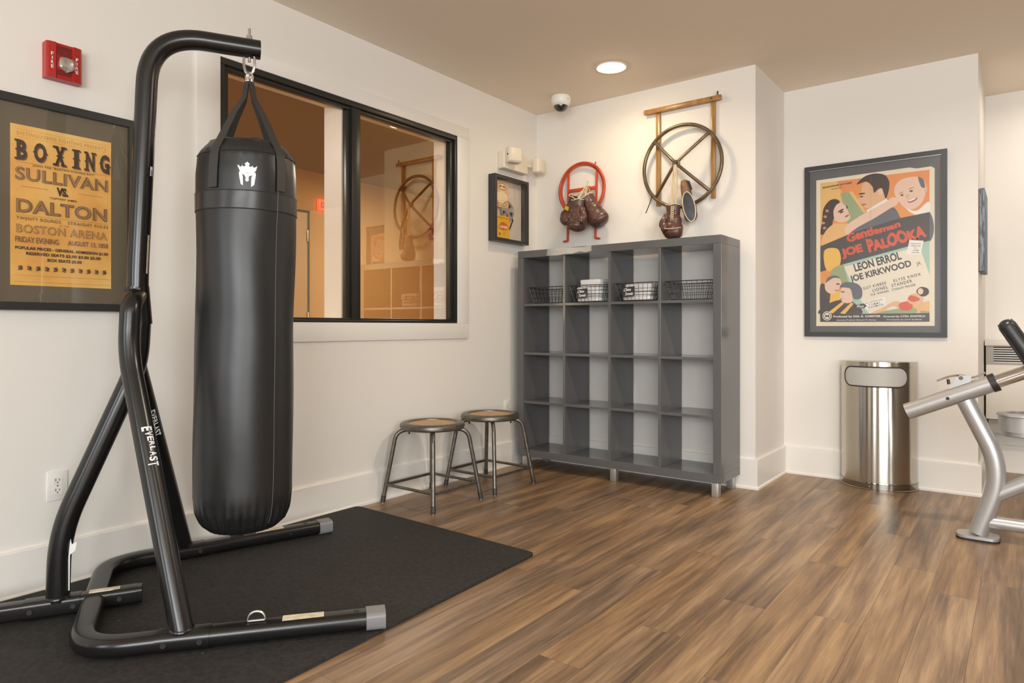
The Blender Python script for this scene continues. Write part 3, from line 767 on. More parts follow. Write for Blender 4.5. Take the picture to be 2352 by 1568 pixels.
emb(b, [(-.82, .58), (-.55, .60), (0, .53), (.55, .60), (.82, .58), (.86, .48), (.72, .10), (.42, .0), (.40, .10), (.42, .40), (.56, .46), (.20, .43), (.14, .33), (.20, .26), (0, .20), (-.20, .26), (-.14, .33), (-.20, .43), (-.50, .52), (-.42, .40), (-.40, .05), (-.62, .10), (-.78, .40)])
b.fixn = False; b.build('logo', M['white_print'], body, smooth=0)

# ================================================================== CUBE SHELF
CXa, CXb, CYf, CYb, CZa, CZb = .086, 1.596, -.362, -.030, .086, 1.572
cs = thing('cube_shelf', 'tall charcoal grey cube shelf of sixteen cubbies against the back wall', 'shelf', ((CXa+CXb)/2, (CYf+CYb)/2, 0))
FT, DT = .050, .0175
b = B(); b.box((CXa, CYf, CZb-FT), (CXb, CYb, CZb), .0015); b.build('top_panel', M['cabinet'], cs, smooth=0)
b = B(); b.box((CXa, CYf, CZa), (CXb, CYb, CZa+FT), .0015); b.build('bottom_panel', M['cabinet'], cs, smooth=0)
for x in (CXa, CXb-FT):
    b = B(); b.box((x, CYf, CZa+FT+.0004), (x+FT, CYb, CZb-FT-.0004), .0012); b.build('side_panel', M['cabinet'], cs, smooth=0)
IX0, IX1, IZ0, IZ1 = CXa+FT, CXb-FT, CZa+FT, CZb-FT
CW = (IX1-IX0-3*DT)/4; CH = (IZ1-IZ0-3*DT)/4
for k in range(1, 4):
    x = IX0+k*CW+(k-1)*DT
    b = B(); b.box((x, CYf+.003, IZ0), (x+DT, CYb, IZ1), .001); b.build('divider', M['cabinet'], cs, smooth=0)
    z = IZ0+k*CH+(k-1)*DT
    for c in range(4):
        x0 = IX0+c*(CW+DT)
        b = B(); b.box((x0, CYf+.004, z), (x0+CW, CYb, z+DT), .001); b.build('shelf_board', M['cabinet'], cs, smooth=0)
for (x, y) in ((CXa+.03, CYf+.012), (.84, CYf+.012), (CXb-.065, CYf+.012), (CXa+.03, CYb-.055), (CXb-.065, CYb-.055)):
    b = B(); b.box((x, y, 0.0), (x+.043, y+.043, CZa), .003); b.build('leg', M['leg_metal'], cs)
b = B()     # torn silver tape along the top edge
tp = [(.255, .003), (.26, .047), (.31, .048), (.40, .0495), (.44, .048), (.47, .046), (.56, .044), (.60, .05), (.62, .050), (.62, .012), (.57, .006), (.53, .016), (.47, .004), (.40, .006), (.35, .0)]
b.prism([(x, y) for x, y in tp][::-1], (CXa, CYf-.0004, CZb-.0495), (1, 0, 0), (0, 0, 1), .0008); b.build('tape_patch', M['silver_tape'], cs, smooth=0)
# wire baskets in the top row
def wire(b, pts, r=.0017): b.tube(pts, r, 6)
ZB = IZ0+3*(CH+DT)
def basket(label, x0, y0, tagged):
    t = thing('wire_basket', label, 'basket', (x0, y0, ZB), 'wire baskets on the top shelf row')
    Wt, Dt, Wb, Db, Hh = .300, .285, .235, .235, .118; r = .0018
    def cor(wd, dp, z): return [Vector((x0+sx*wd/2, y0+sy*dp/2, ZB+z)) for sx, sy in ((-1, -1), (1, -1), (1, 1), (-1, 1))]
    rimp = fillet([(cor(Wt, Dt, Hh)[0]+cor(Wt, Dt, Hh)[1])/2]+[cor(Wt, Dt, Hh)[k] for k in (1, 2, 3, 0)]+[(cor(Wt, Dt, Hh)[0]+cor(Wt, Dt, Hh)[1])/2+Vector((-.001, 0, 0))], .03, 5)
    b = B(); b.tube(rimp, .0029, 8, closed=True); b.build('rim', M['wire'], t)
    b = B()
    for q in (.02, .34, .67):
        p = cor(Wb+(Wt-Wb)*q, Db+(Dt-Db)*q, Hh*q+.003); b.tube(fillet([(p[0]+p[1])/2, p[1], p[2], p[3], p[0], (p[0]+p[1])/2+Vector((-.001, 0, 0))], .022, 3), r*.9, 5, closed=True)
    n = 8
    for i in range(n+1):
        f = -1+2*i/n; fb = f*.9
        for sy in (-1, 1):
            b.tube([(x0+f*.9*Wt/2, y0+sy*Dt/2, ZB+Hh), (x0+fb*Wb/2, y0+sy*Db/2, ZB+.004), (x0+fb*Wb/2, y0+sy*.3*Db, ZB+.003)], r*.8, 5)
        for sx in (-1, 1):
            b.tube([(x0+sx*Wt/2, y0+f*.9*Dt/2, ZB+Hh), (x0+sx*Wb/2, y0+fb*Db/2, ZB+.004), (x0+sx*.3*Wb, y0+fb*Db/2, ZB+.003)], r*.8, 5)
        b.tube([(x0-Wb/2, y0+fb*Db/2, ZB+.003), (x0+Wb/2, y0+fb*Db/2, ZB+.003)], r*.8, 5)
    b.build('mesh', M['wire'], t)
    if tagged:
        tilt = -.06; R = Matrix.Rotation(tilt, 3, 'Y'); c = Vector((x0-.035, y0-Db/2-.028, ZB+.060))
        R2 = R @ Matrix.Rotation(-.27, 3, 'X')
        ux, uy = R2 @ Vector((1, 0, 0)), R2 @ Vector((0, 0, 1))
        b = B(); b.prism(roundpoly([(-.042, -.034), (.042, -.034), (.042, .034), (-.042, .034)], .004), tuple(c), tuple(ux), tuple(uy), .003); tg = b.build('name_tag', M['chalk_tag'], t, smooth=0)
        b = B(); nn = ux.cross(uy)
        sh = lambda a, cc: (a+cc*.10-.03, cc+.12*math.sin(a*3))
        o_ = c+nn*.0036
        put_text(b, 'Clean', tuple(o_), tuple(ux), tuple(uy), -.034, .004, .052, .021, 0.0, .012, shape=sh)
        put_text(b, 'Towels', tuple(o_), tuple(ux), tuple(uy), -.024, -.026, .058, .021, 0.0, .012, shape=sh)
        b.build('lettering', M['white_print'], tg, smooth=0)
    return t
cxs = [IX0+k*(CW+DT)+CW/2 for k in range(4)]
YB = CYf+.155
basket('empty black wire basket in the leftmost top cubby', cxs[0], YB+.01, False)
basket('black wire basket holding a high pile of towels behind its black name tag', cxs[1], YB-.005, True)
basket('black wire basket with flat-folded towels behind its tilted black name tag', cxs[2], YB-.012, True)
basket('empty black wire basket in the rightmost top cubby', cxs[3], YB-.005, False)
# towels: folded ones (a slab of plies with a rounded fold) and rolled ones
def folded_towel(label, c, wx, dy, h, ply=3, rot=0.0, cat_group='white towels in the wire baskets'):
    t = B(); Rz = Matrix.Rotation(rot, 3, 'Z')
    for k in range(ply):
        hh = h/ply; z0 = k*hh; n = 14; sec = []
        for i in range(n):
            a = PI/2+PI*i/(n-1); sec.append((-wx/2+hh/2+hh/2*math.cos(a)*1.0, z0+hh/2+hh*.5*math.sin(a)))
        for i in range(n):
            a = -PI/2+PI*i/(n-1); sec.append((wx/2-hh/2-.004*k+hh/2*math.cos(a), z0+hh/2+hh*.5*math.sin(a)))
        m = len(sec); ny = 11; vs = []
        for j in range(ny):
            f = -1+2*j/(ny-1); e = 1-.12*max(0, abs(f)-.8)/.2
            for (x, z) in sec:
                q = Vector((x*e+.002*math.sin(5*f+k), f*dy/2, (z-h/2)*e+h/2+.0008*math.sin(7*f+9*x+k*2)))
                vs.append(Rz @ q+Vector(c))
        fs = [(j*m+i, j*m+(i+1) % m, (j+1)*m+(i+1) % m, (j+1)*m+i) for j in range(ny-1) for i in range(m)]
        t.raw(vs, fs+[tuple(range(m))[::-1], tuple(range((ny-1)*m, ny*m))])
    o = t.build('folded_towel', M['towel'], None, smooth=60); return tag(o, label, 'towel', cat_group)
def rolled_towel(label, c, r, L, ang, cat_group='white towels in the wire baskets'):
    b = B(); n = 90; d = Vector((math.cos(ang), math.sin(ang), 0)); s_ = Vector((-math.sin(ang), math.cos(ang), 0)); turns = 3.0
    def spir(off):
        out = []
        for i in range(n):
            q = i/(n-1); a = turns*2*PI*q; rr = max(.004, r*(.16+.84*q)-off); out.append((rr*math.cos(a), rr*math.sin(a)*.94))
        return out
    o_, i_ = spir(0), spir(r*.21); sec = o_+i_[::-1]; m = len(sec); vs = []
    for j, f in enumerate((-1, -.96, 0, .96, 1)):
        e = .97 if abs(f) == 1 else 1.0
        for (x, z) in sec: vs.append(Vector(c)+d*(f*L/2)+s_*(x*e)+Zv*(z*e))
    fs = [(j*m+k, j*m+(k+1) % m, (j+1)*m+(k+1) % m, (j+1)*m+k) for j in range(4) for k in range(m)]
    for base in (0, 4*m): fs += [(base+i, base+i+1, base+2*n-2-i, base+2*n-1-i) for i in range(n-1)]
    b.raw(vs, fs); o = b.build('rolled_towel', M['towel'], None, smooth=50); return tag(o, label, 'towel', cat_group)
zt = ZB+.0075
folded_towel('white folded towel lowest in the basket of the high pile, behind the tag', (cxs[1]-.010, YB-.02, zt), .20, .17, .05, 2)
folded_towel('white folded towel in the middle of the high pile', (cxs[1]-.012, YB-.015, zt+.052), .205, .18, .048, 2, .05)
folded_towel('white folded towel on top of the high pile, above the basket rim', (cxs[1]+.006, YB-.01, zt+.102), .19, .18, .05, 2, -.06)
rolled_towel('white rolled towel standing out at the back of the high pile', (cxs[1]+.0, YB+.098, zt+.10), .030, .19, .05)
folded_towel('white folded towel lowest in the basket with the tilted tag', (cxs[2]-.005, YB-.02, zt), .215, .18, .055, 2, .03)
folded_towel('white folded towel uppermost in the basket with the tilted tag', (cxs[2]+.012, YB-.02, zt+.057), .205, .18, .05, 2, -.04)

# ================================================================== STOOLS
def stool(label, x, y, rz):
    t = thing('stool', label, 'stool', (x, y, 0), 'metal stools with wooden seats')
    R = .190; ZS = .462
    b = B(); b.lathe([(.140, ZS-.004), (.1405, ZS), (.150, ZS+.004), (.175, ZS+.003), (.186, ZS-.004), (.1905, ZS-.016), (.188, ZS-.028), (.180, ZS-.034), (.165, ZS-.033), (.0001, ZS-.030)], 56, (x, y, 0)); b.build('seat', M['stool_metal'], t)
    b = B(); b.lathe([(.1405, ZS-.0035), (.0001, ZS-.0035)], 48, (x, y, 0)); b.build('wooden_insert', M['stool_wood'], t)
    k = .2025; legs = []
    for sx, sy in ((-1, -1), (1, -1), (1, 1), (-1, 1)):
        d = Vector((sx, sy, 0)).normalized(); rf = k*math.sqrt(2)
        p = fillet([Vector((x, y, ZS-.036))+d*.10, Vector((x, y, ZS-.047))+d*.208, Vector((x, y, .008))+d*rf], .065, 10)
        b = B(); b.tube(p, .0125, 14); lg = b.build('leg', M['stool_metal'], t); legs.append(d)
        f = Vector((x, y, 0))+d*rf; up = (p[-2]-p[-1]).normalized()
        b = B(); b.tube([p[-1]+up*.034, p[-1]+up*.0], .0142, 14); b.tube([f+Zv*.004, f+Zv*.0085], .0125, 14); b.build('foot_cap', M['foot_rubber'], lg)
        b = B(); b.tube([f+Zv*.0, f+Zv*.005], .0085, 14); b.build('glide', M['foot_steel'], lg)
        b = B(); b.tube([Vector((x, y, ZS-.036))+d*.135, Vector((x, y, ZS-.066))+d*.135], .006, 8); b.build('bolt', M['stool_metal'], lg)
    rr = .208*math.sqrt(1)+(k*math.sqrt(2)-.208)*(ZS-.047-.105)/(ZS-.047-.008)
    c = [Vector((x, y, .105))+d*rr for d in legs]
    for i in range(4):
        b = B(); b.tube([c[i], c[(i+1) % 4]], .0085, 10); b.build('stretcher', M['stool_metal'], t)
    return t
s1 = stool('wooden-seated metal stool nearer the rubber mat, overlapping the other stool', .262, -1.437, 0)
dup(s1, (.270, -.910, 0), 'wooden-seated metal stool beside the cube shelf, behind its twin')

# ================================================================== FRAMED PLAYBILL on the left wall
def frame4(b, o, ux, uy, W_, H_, fw, d):
    """four mitred rails around W_ x H_, width fw inward, depth d"""
    for pts in ([(0, 0), (W_, 0), (W_-fw, fw), (fw, fw)], [(W_, 0), (W_, H_), (W_-fw, H_-fw), (W_-fw, fw)], [(W_, H_), (0, H_), (fw, H_-fw), (W_-fw, H_-fw)], [(0, H_), (0, 0), (fw, fw), (fw, H_-fw)]):
        b.prism(pts, o, ux, uy, d)
fy0, fy1, fz0, fz1 = -3.530, -2.988, 1.085, 1.892
t = thing('framed_playbill', 'black-framed orange boxing playbill hanging left of the punching bag stand', 'picture', (.0, (fy0+fy1)/2, fz0))
ux, uy = (0, 1, 0), (0, 0, 1)
b = B(); frame4(b, (.001, fy0, fz0), ux, uy, fy1-fy0, fz1-fz0, .030, .030); b.build('frame', M['pic_frame'], t, smooth=0)
b = B(); b.prism([(.025, .025), (fy1-fy0-.025, .025), (fy1-fy0-.025, fz1-fz0-.025), (.025, fz1-fz0-.025)], (.001, fy0, fz0), ux, uy, .008); b.build('mount_board', M['mat_taupe'], t, smooth=0)
PW, PH = .349, .606
b = B(); b.prism([(0, 0), (PW, 0), (PW, PH), (0, PH)], (.0095, -3.431, 1.179), ux, uy, .0008); b.build('paper', M['playbill'], t, smooth=0)
c = Canvas((.0104, -3.431, 1.179), ux, uy, PW, PH); I, IS, IF = M['ink'], M['ink_soft'], M['ink_faint']
c.line(.05, .028, .95, .028, .0008, IF); c.text('DISTINGUISHED FIGHTING PRESENTS', .06, .064, .88, .022, IF, space=1.25); c.line(.05, .075, .95, .075, .0008, IF)
# display letters with slab serifs and spurs
def slab(ch, u, wd, v0=.218, v1=.092):
    hh = v0-v1; s_ = .018; lw = wd*.30
    def R(a0, b0, a1, b1, m): c.rect(u+a0*wd, v0-b1*hh, u+a1*wd, v0-b0*hh, m)
    for (dx, dv, m) in ((.010, .006, IS), (0, 0, I)):
        c.text(ch, u+dx+(.10*wd if ch not in 'OG' else 0), v0+dv-.01*hh, wd*(.82 if ch not in 'OG' else .98), hh*.98, m, bold=.045)
        uu = u+dx; vv = v0+dv
        def Rr(a0, b0, a1, b1): c.rect(uu+a0*wd, vv-b1*hh, uu+a1*wd, vv-b0*hh, m)
        if ch == 'B': Rr(-.06, 0, .34, .10); Rr(-.06, .90, .34, 1.0); Rr(0, .46, .2, .54)
        if ch == 'X': Rr(-.04, 0, .40, .10); Rr(.60, 0, 1.04, .10); Rr(-.04, .90, .40, 1.0); Rr(.60, .90, 1.04, 1.0); Rr(.25, .46, .75, .54)
        if ch == 'I': Rr(-.25, 0, 1.25, .10); Rr(-.25, .90, 1.25, 1.0); Rr(-.12, .46, 1.12, .54)
        if ch == 'N': Rr(-.06, 0, .38, .10); Rr(-.06, .90, .30, 1.0); Rr(.62, .90, 1.06, 1.0); Rr(0, .44, .2, .52)
        if ch == 'O': Rr(-.06, .46, .06, .54); Rr(.94, .46, 1.06, .54)
        if ch == 'G': Rr(.55, .36, 1.08, .46); Rr(-.06, .46, .06, .54); Rr(.8, .0, 1.0, .1)
for ch, u, wd in (('B', .045, .115), ('O', .215, .12), ('X', .40, .125), ('I', .600, .055), ('N', .715, .11), ('G', .875, .10)): slab(ch, u, wd)
c.line(.05, .232, .95, .232, .0008, IF)
c.text('JOHN THE "BOSTON STRONG BOY"', .20, .252, .62, .016, I, space=1.15, bold=.01)
c.text('SULLIVAN', .04, .345, .92, .082, IS, bold=.03, space=1.05)
c.text('SULLIVAN', .046, .340, .91, .072, IF, bold=-.022, space=1.16)
c.line(.09, .382, .35, .382, .0012, IF); c.line(.64, .382, .90, .382, .0012, IF)
c.text('VS.', .43, .415, .115, .056, I, bold=.06)
c.text('"CAPTAIN" JAMES', .36, .444, .27, .017, I, bold=.01)
c.text('DALTON', .05, .548, .90, .088, IS, bold=.035, space=1.05)
c.text('DALTON', .057, .542, .885, .077, IF, bold=-.024, space=1.15)
c.line(.05, .562, .95, .562, .0008, IF)
c.text('TWENTY ROUNDS', .05, .592, .42, .020, IS, space=1.2, bold=.01); c.text('STRAIGHT RULES', .54, .592, .42, .020, IS, space=1.2, bold=.01)
c.text('IN THE', .46, .612, .09, .011, IF)
c.text('BOSTON ARENA', .05, .672, .90, .052, IS, bold=.015, space=1.12); c.text('BOSTON ARENA', .055, .669, .89, .045, M['playbill'], bold=-.022, space=1.2)
c.text('FRIDAY EVENING', .04, .732, .41, .036, IS, bold=.015); c.text('AUGUST 13, 1858', .54, .732, .42, .036, IS, bold=.015)
c.text('POPULAR PRICES - GENERAL ADMISSION $1.00', .04, .779, .92, .022, I, bold=.03)
c.text('RESERVED SEATS $2.00 $3.00 $5.00', .14, .812, .74, .022, I, bold=.03)
c.text('BOX SEATS $5.00', .34, .846, .34, .022, I, bold=.03)
for k in range(11):
    u = .085+k*.083
    for q in (-.010, 0, .010): c.oval(u, .892+q, .022, .0032, I, rot=.25 if k % 2 else -.25, n=10)
    c.oval(u+.012, .892, .010, .007, I, n=8)
c.line(.03, .938, .97, .938, .0007, IF); c.line(.03, .978, .97, .978, .0007, IF)
c.text('PRINTED BY AUTHORITY OF THE CLUB', .40, .962, .33, .010, IF) if False else None
c.build('lettering', t)
b = B(); b.raw([(.026, fy0+.02, fz0+.02), (.026, fy1-.02, fz0+.02), (.026, fy1-.02, fz1-.02), (.026, fy0+.02, fz1-.02)], [(0, 1, 2, 3)]); b.build('glass', M['glass_frame'], t, smooth=0)

# ================================================================== FIRE STROBE
t = thing('fire_strobe', 'red wall fire alarm with clear strobe above the boxing playbill', 'alarm', (0, -3.263, 2.05))
ya, yb, za, zb_ = -3.325, -3.203, 1.984, 2.122
b = B()
prof = [(ya, 0), (ya, .040), (ya+.006, .046), (ya+.030, .050), (ya+.034, .044), (yb-.034, .044), (yb-.030, .050), (yb-.006, .046), (yb, .040), (yb, 0)]
b.prism(prof, (0.0005, 0, za), (0, 1, 0), (1, 0, 0), -(zb_-za)); b.build('body', M['red_gloss'], t, smooth=25)
b = B()
for k in range(6): b.box((.043, ya+.036, zb_-.014-k*.0062), (.0463, yb-.036, zb_-.0115-k*.0062))
for k in range(3): b.box((.043, ya+.036, za+.018+k*.0062), (.0463, yb-.036, za+.0205+k*.0062))
b.build('grille', M['dark_slot'], t, smooth=0)
b = B(); b.lathe([(.0001, .044), (.027, .044), (.0275, .050), (.0001, .047)], 32, (0, -3.258, 2.045), 'X'); b.build('reflector', M['reflector'], t)
b = B(); b.box((.045, -3.258-.029, 2.045-.024), (.066, -3.258+.029, 2.045+.024), .012, 4); b.box((.047, -3.263, 2.045-.034), (.062, -3.253, 2.045-.023), .002); b.build('strobe_lens', M['lens'], t)
b = B()
for yy in (ya+.013, yb-.024):
    for k, ch in enumerate('FIRE'):
        put_text(b, ch, (.0508, yy, 2.068-k*.0165), (0, 1, 0), (0, 0, 1), 0 if ch != 'I' else .003, 0, .009 if ch != 'I' else .003, .0125, bold=.02)
b.fixn = False; b.build('lettering', M['white_print'], t, smooth=0)

# ================================================================== OUTLETS
def outlet(label, y, z):
    t = thing('wall_outlet', label, 'outlet', (0, y, z))
    b = B(); b.box((0.0003, y-.036, z-.058), (.006, y+.036, z+.058), .003); b.build('cover_plate', M['white_plastic'], t)
    for s_ in (-1, 1):
        zc = z+s_*.0195
        b = B(); b.prism(roundpoly([(-.0165, -.014), (.0165, -.014), (.0165, .014), (-.0165, .014)], .008), (.006, y, zc), (0, 1, 0), (0, 0, 1), .0016); so = b.build('socket', M['white_plastic'], t)
        b = B(); b.box((.0072, y-.0075, zc-.001), (.0079, y-.0052, zc+.008)); b.box((.0072, y+.0052, zc-.001), (.0079, y+.0075, zc+.007)); b.lathe([(.0001, .0079), (.0025, .0079), (.0025, .0072)], 10, (0, y, zc-.007), 'X'); b.build('slots', M['dark_slot'], so, smooth=0)
    b = B(); b.lathe([(.0001, .0072), (.003, .0068), (.003, .006)], 12, (0, y, z), 'X'); b.build('screw', M['steel_screw'], t)
    return t
outlet('white wall outlet under the boxing playbill behind the stand leg', -3.275, .398)
outlet('white wall outlet partly hidden by the cube shelf and stool', -.385, .425)

# ================================================================== SHADOW BOX
sy0, sy1, sz0, sz1 = -.598, -.194, 1.635, 2.108; SD = .062
t = thing('shadow_box', 'black shadow box of cinema keepsakes on the left wall by the corner', 'shadow box', (0, -.396, sz0))
b = B(); frame4(b, (.001, sy0, sz0), ux, uy, sy1-sy0, sz1-sz0, .022, SD); b.build('frame', M['pic_frame'], t, smooth=0)
b = B(); b.box((.001, sy0+.01, sz0+.01), (.006, sy1-.01, sz1-.01)); b.build('backing', mat('shadow_box_backing', (.62, .54, .44), .8), t, smooth=0)
pc = mottled('popcorn_carton', (.60, .34, .13), (.72, .46, .20), 12, .6)
b = B(); b.prism([(0, 0), (.150, 0), (.147, .13), (.154, .185), (.003, .192), (.006, .13)], (.012, -.548, 1.885), ux, uy, .014); p = b.build('popcorn_carton', pc, t, smooth=0)
c = Canvas((.0265, -.548, 1.885), ux, uy, .150, .19)
brn = mat('carton_brown', (.30, .12, .04), .6); crm = mat('carton_cream', (.80, .62, .36), .6)
c.oval(.5, .20, .40, .13, brn); c.oval(.5, .20, .35, .10, crm); c.oval(.35, .20, .13, .05, brn); c.oval(.65, .20, .13, .05, brn); c.oval(.5, .62, .45, .24, crm); c.rect(.18, .84, .82, .93, brn); c.rect(.22, .86, .78, .91, crm)
c.build('print', p)
rl = mat('reel_metal', (.50, .46, .40), .35, metal=.6)
b = B()       # film reel: rim, hub and five spokes
rc = Vector((.022, -.407, 1.868)); RR = .073
b.lathe([(RR, .0), (RR, .006), (RR-.010, .006), (RR-.010, 0), (RR, 0)], 48, tuple(rc), 'X'); b.lathe([(.0001, .007), (.024, .007), (.024, 0), (.0001, 0)], 24, tuple(rc), 'X')
for k in range(5):
    a = PI/2+2*PI*k/5; d = Vector((0, math.cos(a), math.sin(a))); s_ = Vector((0, -math.sin(a), math.cos(a)))
    b.prism([(-.012, .018), (.012, .018), (.020, RR-.006), (-.020, RR-.006)], tuple(rc+Vector((.001, 0, 0))), tuple(s_), tuple(d), .0045)
b.build('film_reel', rl, t)
b = B(); b.lathe([(.058, -.012), (.060, -.010), (.060, -.002), (.026, -.002), (.026, -.012)], 40, tuple(rc), 'X')
fs_ = [rc+Vector((-.006, .062*math.cos(a), .062*math.sin(a))) for a in [PI*.2-PI*.05*k for k in range(8)]]+[rc+Vector((-.006, .075-.02*k, -.06-.035*k)) for k in range(4)]
b2 = ribbon([tuple(q) for q in fs_], .012, (1, 0, 0), .0006); b.raw(b2.v, b2.f); b.build('film_strip', M['dark_slot'], t)
yb_ = mottled('yellow_carton', (.72, .36, .02), (.80, .48, .05), 10, .5)
b = B(); b.box((.008, -.545, 1.665), (.032, -.392, 1.825), .002); p = b.build('yellow_carton', yb_, t, smooth=0)
c = Canvas((.0325, -.545, 1.665), ux, uy, .153, .16); org = mat('carton_orange', (.62, .13, .02), .5); wcr = mat('carton_white', (.86, .76, .55), .5)
c.blob([(.2, .42), (.5, .28), (.84, .40), (.90, .56), (.5, .64), (.16, .58)], org); c.text('LOGES', .22, .56, .62, .12, wcr, bold=.04); c.text('CANDY', .40, .38, .26, .045, wcr) if False else None
c.rect(.56, .72, .60, .92, org); c.rect(.05, .08, .95, .11, org); c.oval(.24, .84, .09, .07, org)
c.build('print', p)
b = B(); b.raw([(.055, sy0+.015, sz0+.015), (.055, sy1-.015, sz0+.015), (.055, sy1-.015, sz1-.015), (.055, sy0+.015, sz1-.015)], [(0, 1, 2, 3)]); b.build('glass', M['glass_clear'], t, smooth=0)

# ================================================================== EMERGENCY LIGHT
t = thing('emergency_light', 'cream twin-head emergency light mounted above the shadow box', 'emergency light', (0, -.34, 2.16))
b = B(); b.box((.0005, -.492, 2.166), (.060, -.198, 2.292), .008, 3); b.lathe([(.0001, -.001), (.006, -.001), (.006, .001)], 12, (.032, -.36, 2.166)); b.build('housing', M['cream_plastic'], t)
def lamp_head(y, z, tilt):
    R = Matrix.Rotation(tilt, 3, 'Z'); c0 = (.095, y, z)
    b = B(); b.box((.066, y-.056, z-.058), (.128, y+.056, z+.058), .018, 4, R, c0); hd = b.build('lamp_head', M['cream_plastic'], t)
    b = B(); b.box((.126, y-.044, z-.046), (.131, y+.044, z+.046), .006, 2, R, c0); b.build('lamp_lens', M['cream_plastic'], hd)
    return hd
lamp_head(-.425, 2.262, -.35); lamp_head(-.118, 2.238, .15)
b = B(); b.tube([(.045, -.20, 2.235), (.06, -.165, 2.235)], .012, 12); b.build('swivel', M['cream_plastic'], t)
b = B(); b.tube([(.058, -.43, 2.25), (.070, -.43, 2.25)], .016, 12); b.build('swivel', M['cream_plastic'], t)
b = B(); b.tube([(.085, -.484, 2.262), (.085, -.480, 2.262)], .006, 8); b.build('screw', M['dark_slot'], t)

# ================================================================== CAMERA DOME
t = thing('security_camera', 'white dome security camera on the ceiling in the corner', 'camera', (.383, -.245, H))
b = B(); b.lathe([(.0001, -.0005), (.066, -.0005), (.067, -.008), (.066, -.012), (.073, -.0125), (.0735, -.020), (.068, -.050), (.058, -.066), (.050, -.070), (.046, -.068)], 48, (.383, -.245, H)); b.build('housing', M['white_plastic'], t)
b = B(); b.lathe([(.052*math.cos(a), -.066-.044*math.sin(a)) for a in [PI/2*k/10 for k in range(11)]][:-1]+[(.0001, -.110)], 40, (.383, -.245, H)); b.build('dome', M['smoked'], t)
b = B(); b.ell((.383, -.245, H-.078), (.016, .016, .016)); b.build('lens_module', M['white_plastic'], t)
b = B(); d = Vector((.62, -.78, 0)).normalized(); p0 = Vector((.383, -.245, H-.032))+Vector((.78, -.15, 0)).normalized()*.0705; b.ell(tuple(p0), (.003, .003, .003)); b.build('screw', M['dark_slot'], t)

# ================================================================== WALL WHEELS
t = thing('wheel_rack', 'large bronze four-spoke wheel on a wooden hanger frame above the cube shelf', 'wall decor', (1.21, 0, 1.86))
b = B(); b.box((.935, -.047, 2.487), (1.478, -.022, 2.518), .004); b.build('crossbar', M['wheel_wood'], t)
b = B(); b.tube([(1.452, -.034, 2.51), (1.452, -.034, 2.545)], .006, 10); b.build('peg', M['iron'], t)
for x, z0 in ((1.030, 1.85), (1.417, 1.86)):
    b = B(); b.box((x-.0145, -.022, z0), (x+.0145, -.001, 2.505), .003); b.build('upright', M['wheel_wood'], t)
    b = B(); b.tube([(x, -.046, 2.503), (x, -.0505, 2.503)], .006, 10); b.build('bolt', M['iron'], t)
wc = Vector((1.215, -.052, 2.093)); RW_ = .272
b = B(); b.tube([wc+Vector((RW_*math.cos(a), 0, RW_*math.sin(a))) for a in [2*PI*k/96 for k in range(96)]], .0125, 14, closed=True); b.build('rim', M['iron'], t)
hb = wc+Vector((-.008, -.070, .004))
for k in range(4):
    a = PI/4+k*PI/2+.01; d = Vector((math.cos(a), 0, math.sin(a)))
    pts = [hb+d*.012, hb+d*.05+Vector((0, .004, 0)), wc+d*(RW_-.035)+Vector((0, -.012, 0)), wc+d*(RW_-.006)]
    b = B(); b.tube(fillet(pts, .04, 6), .0108, 12, radii=None); b.build('spoke', M['iron'], t)
b = B(); b.tube([hb+Vector((0, .016, 0)), hb+Vector((0, -.012, 0))], .022, 18); b.tube([hb+Vector((0, -.012, 0)), hb+Vector((0, -.020, 0))], .009, 12); b.build('hub', M['iron'], t)
b = B(); b.tube([(1.012, -.075, 1.915), (1.000, -.078, 1.87), (.968, -.08, 1.80)], .0032, 8); b.build('rod', M['dark_slot'], t)

t = thing('ring_rack', 'red iron ring hoop with two legs hung on the wall above the cube shelf', 'wall decor', (.43, 0, 1.66))
rc = Vector((.432, -.040, 2.037)); RR = .192
b = B(); b.tube([rc+Vector((RR*math.cos(a), 0, RR*math.sin(a)*1.01)) for a in [2*PI*k/80 for k in range(80)]], .0095, 12, closed=True)
b.build('rim', M['red_paint'], t)
b = B(); b.tube([rc+Vector(((RR-.015)*math.cos(a), .006, (RR-.015)*math.sin(a)*1.01)) for a in [2*PI*k/80 for k in range(80)]], .0055, 8, closed=True); b.build('inner_rim', M['red_paint'], t)
for x, sg in ((.312, -1), (.556, 1)):
    x1 = x-.008 if sg < 0 else x-.014
    b = B(); b.tube(fillet([(x, -.028, 2.19), (x1, -.028, 1.668), (x1+sg*.036, -.030, 1.664)], .008, 4), 1, sec=rrect(.017, .013, .003, 2)); b.build('leg', M['red_paint'], t)
b = B(); b.box((.315, -.038, 2.024), (.553, -.020, 2.050), .004); b.build('crossbar', M['red_paint'], t)
b = B(); b.tube([(.545, -.04, 2.205), (.553, -.04, 2.222)], .005, 8); b.build('peg', M['red_paint'], t)

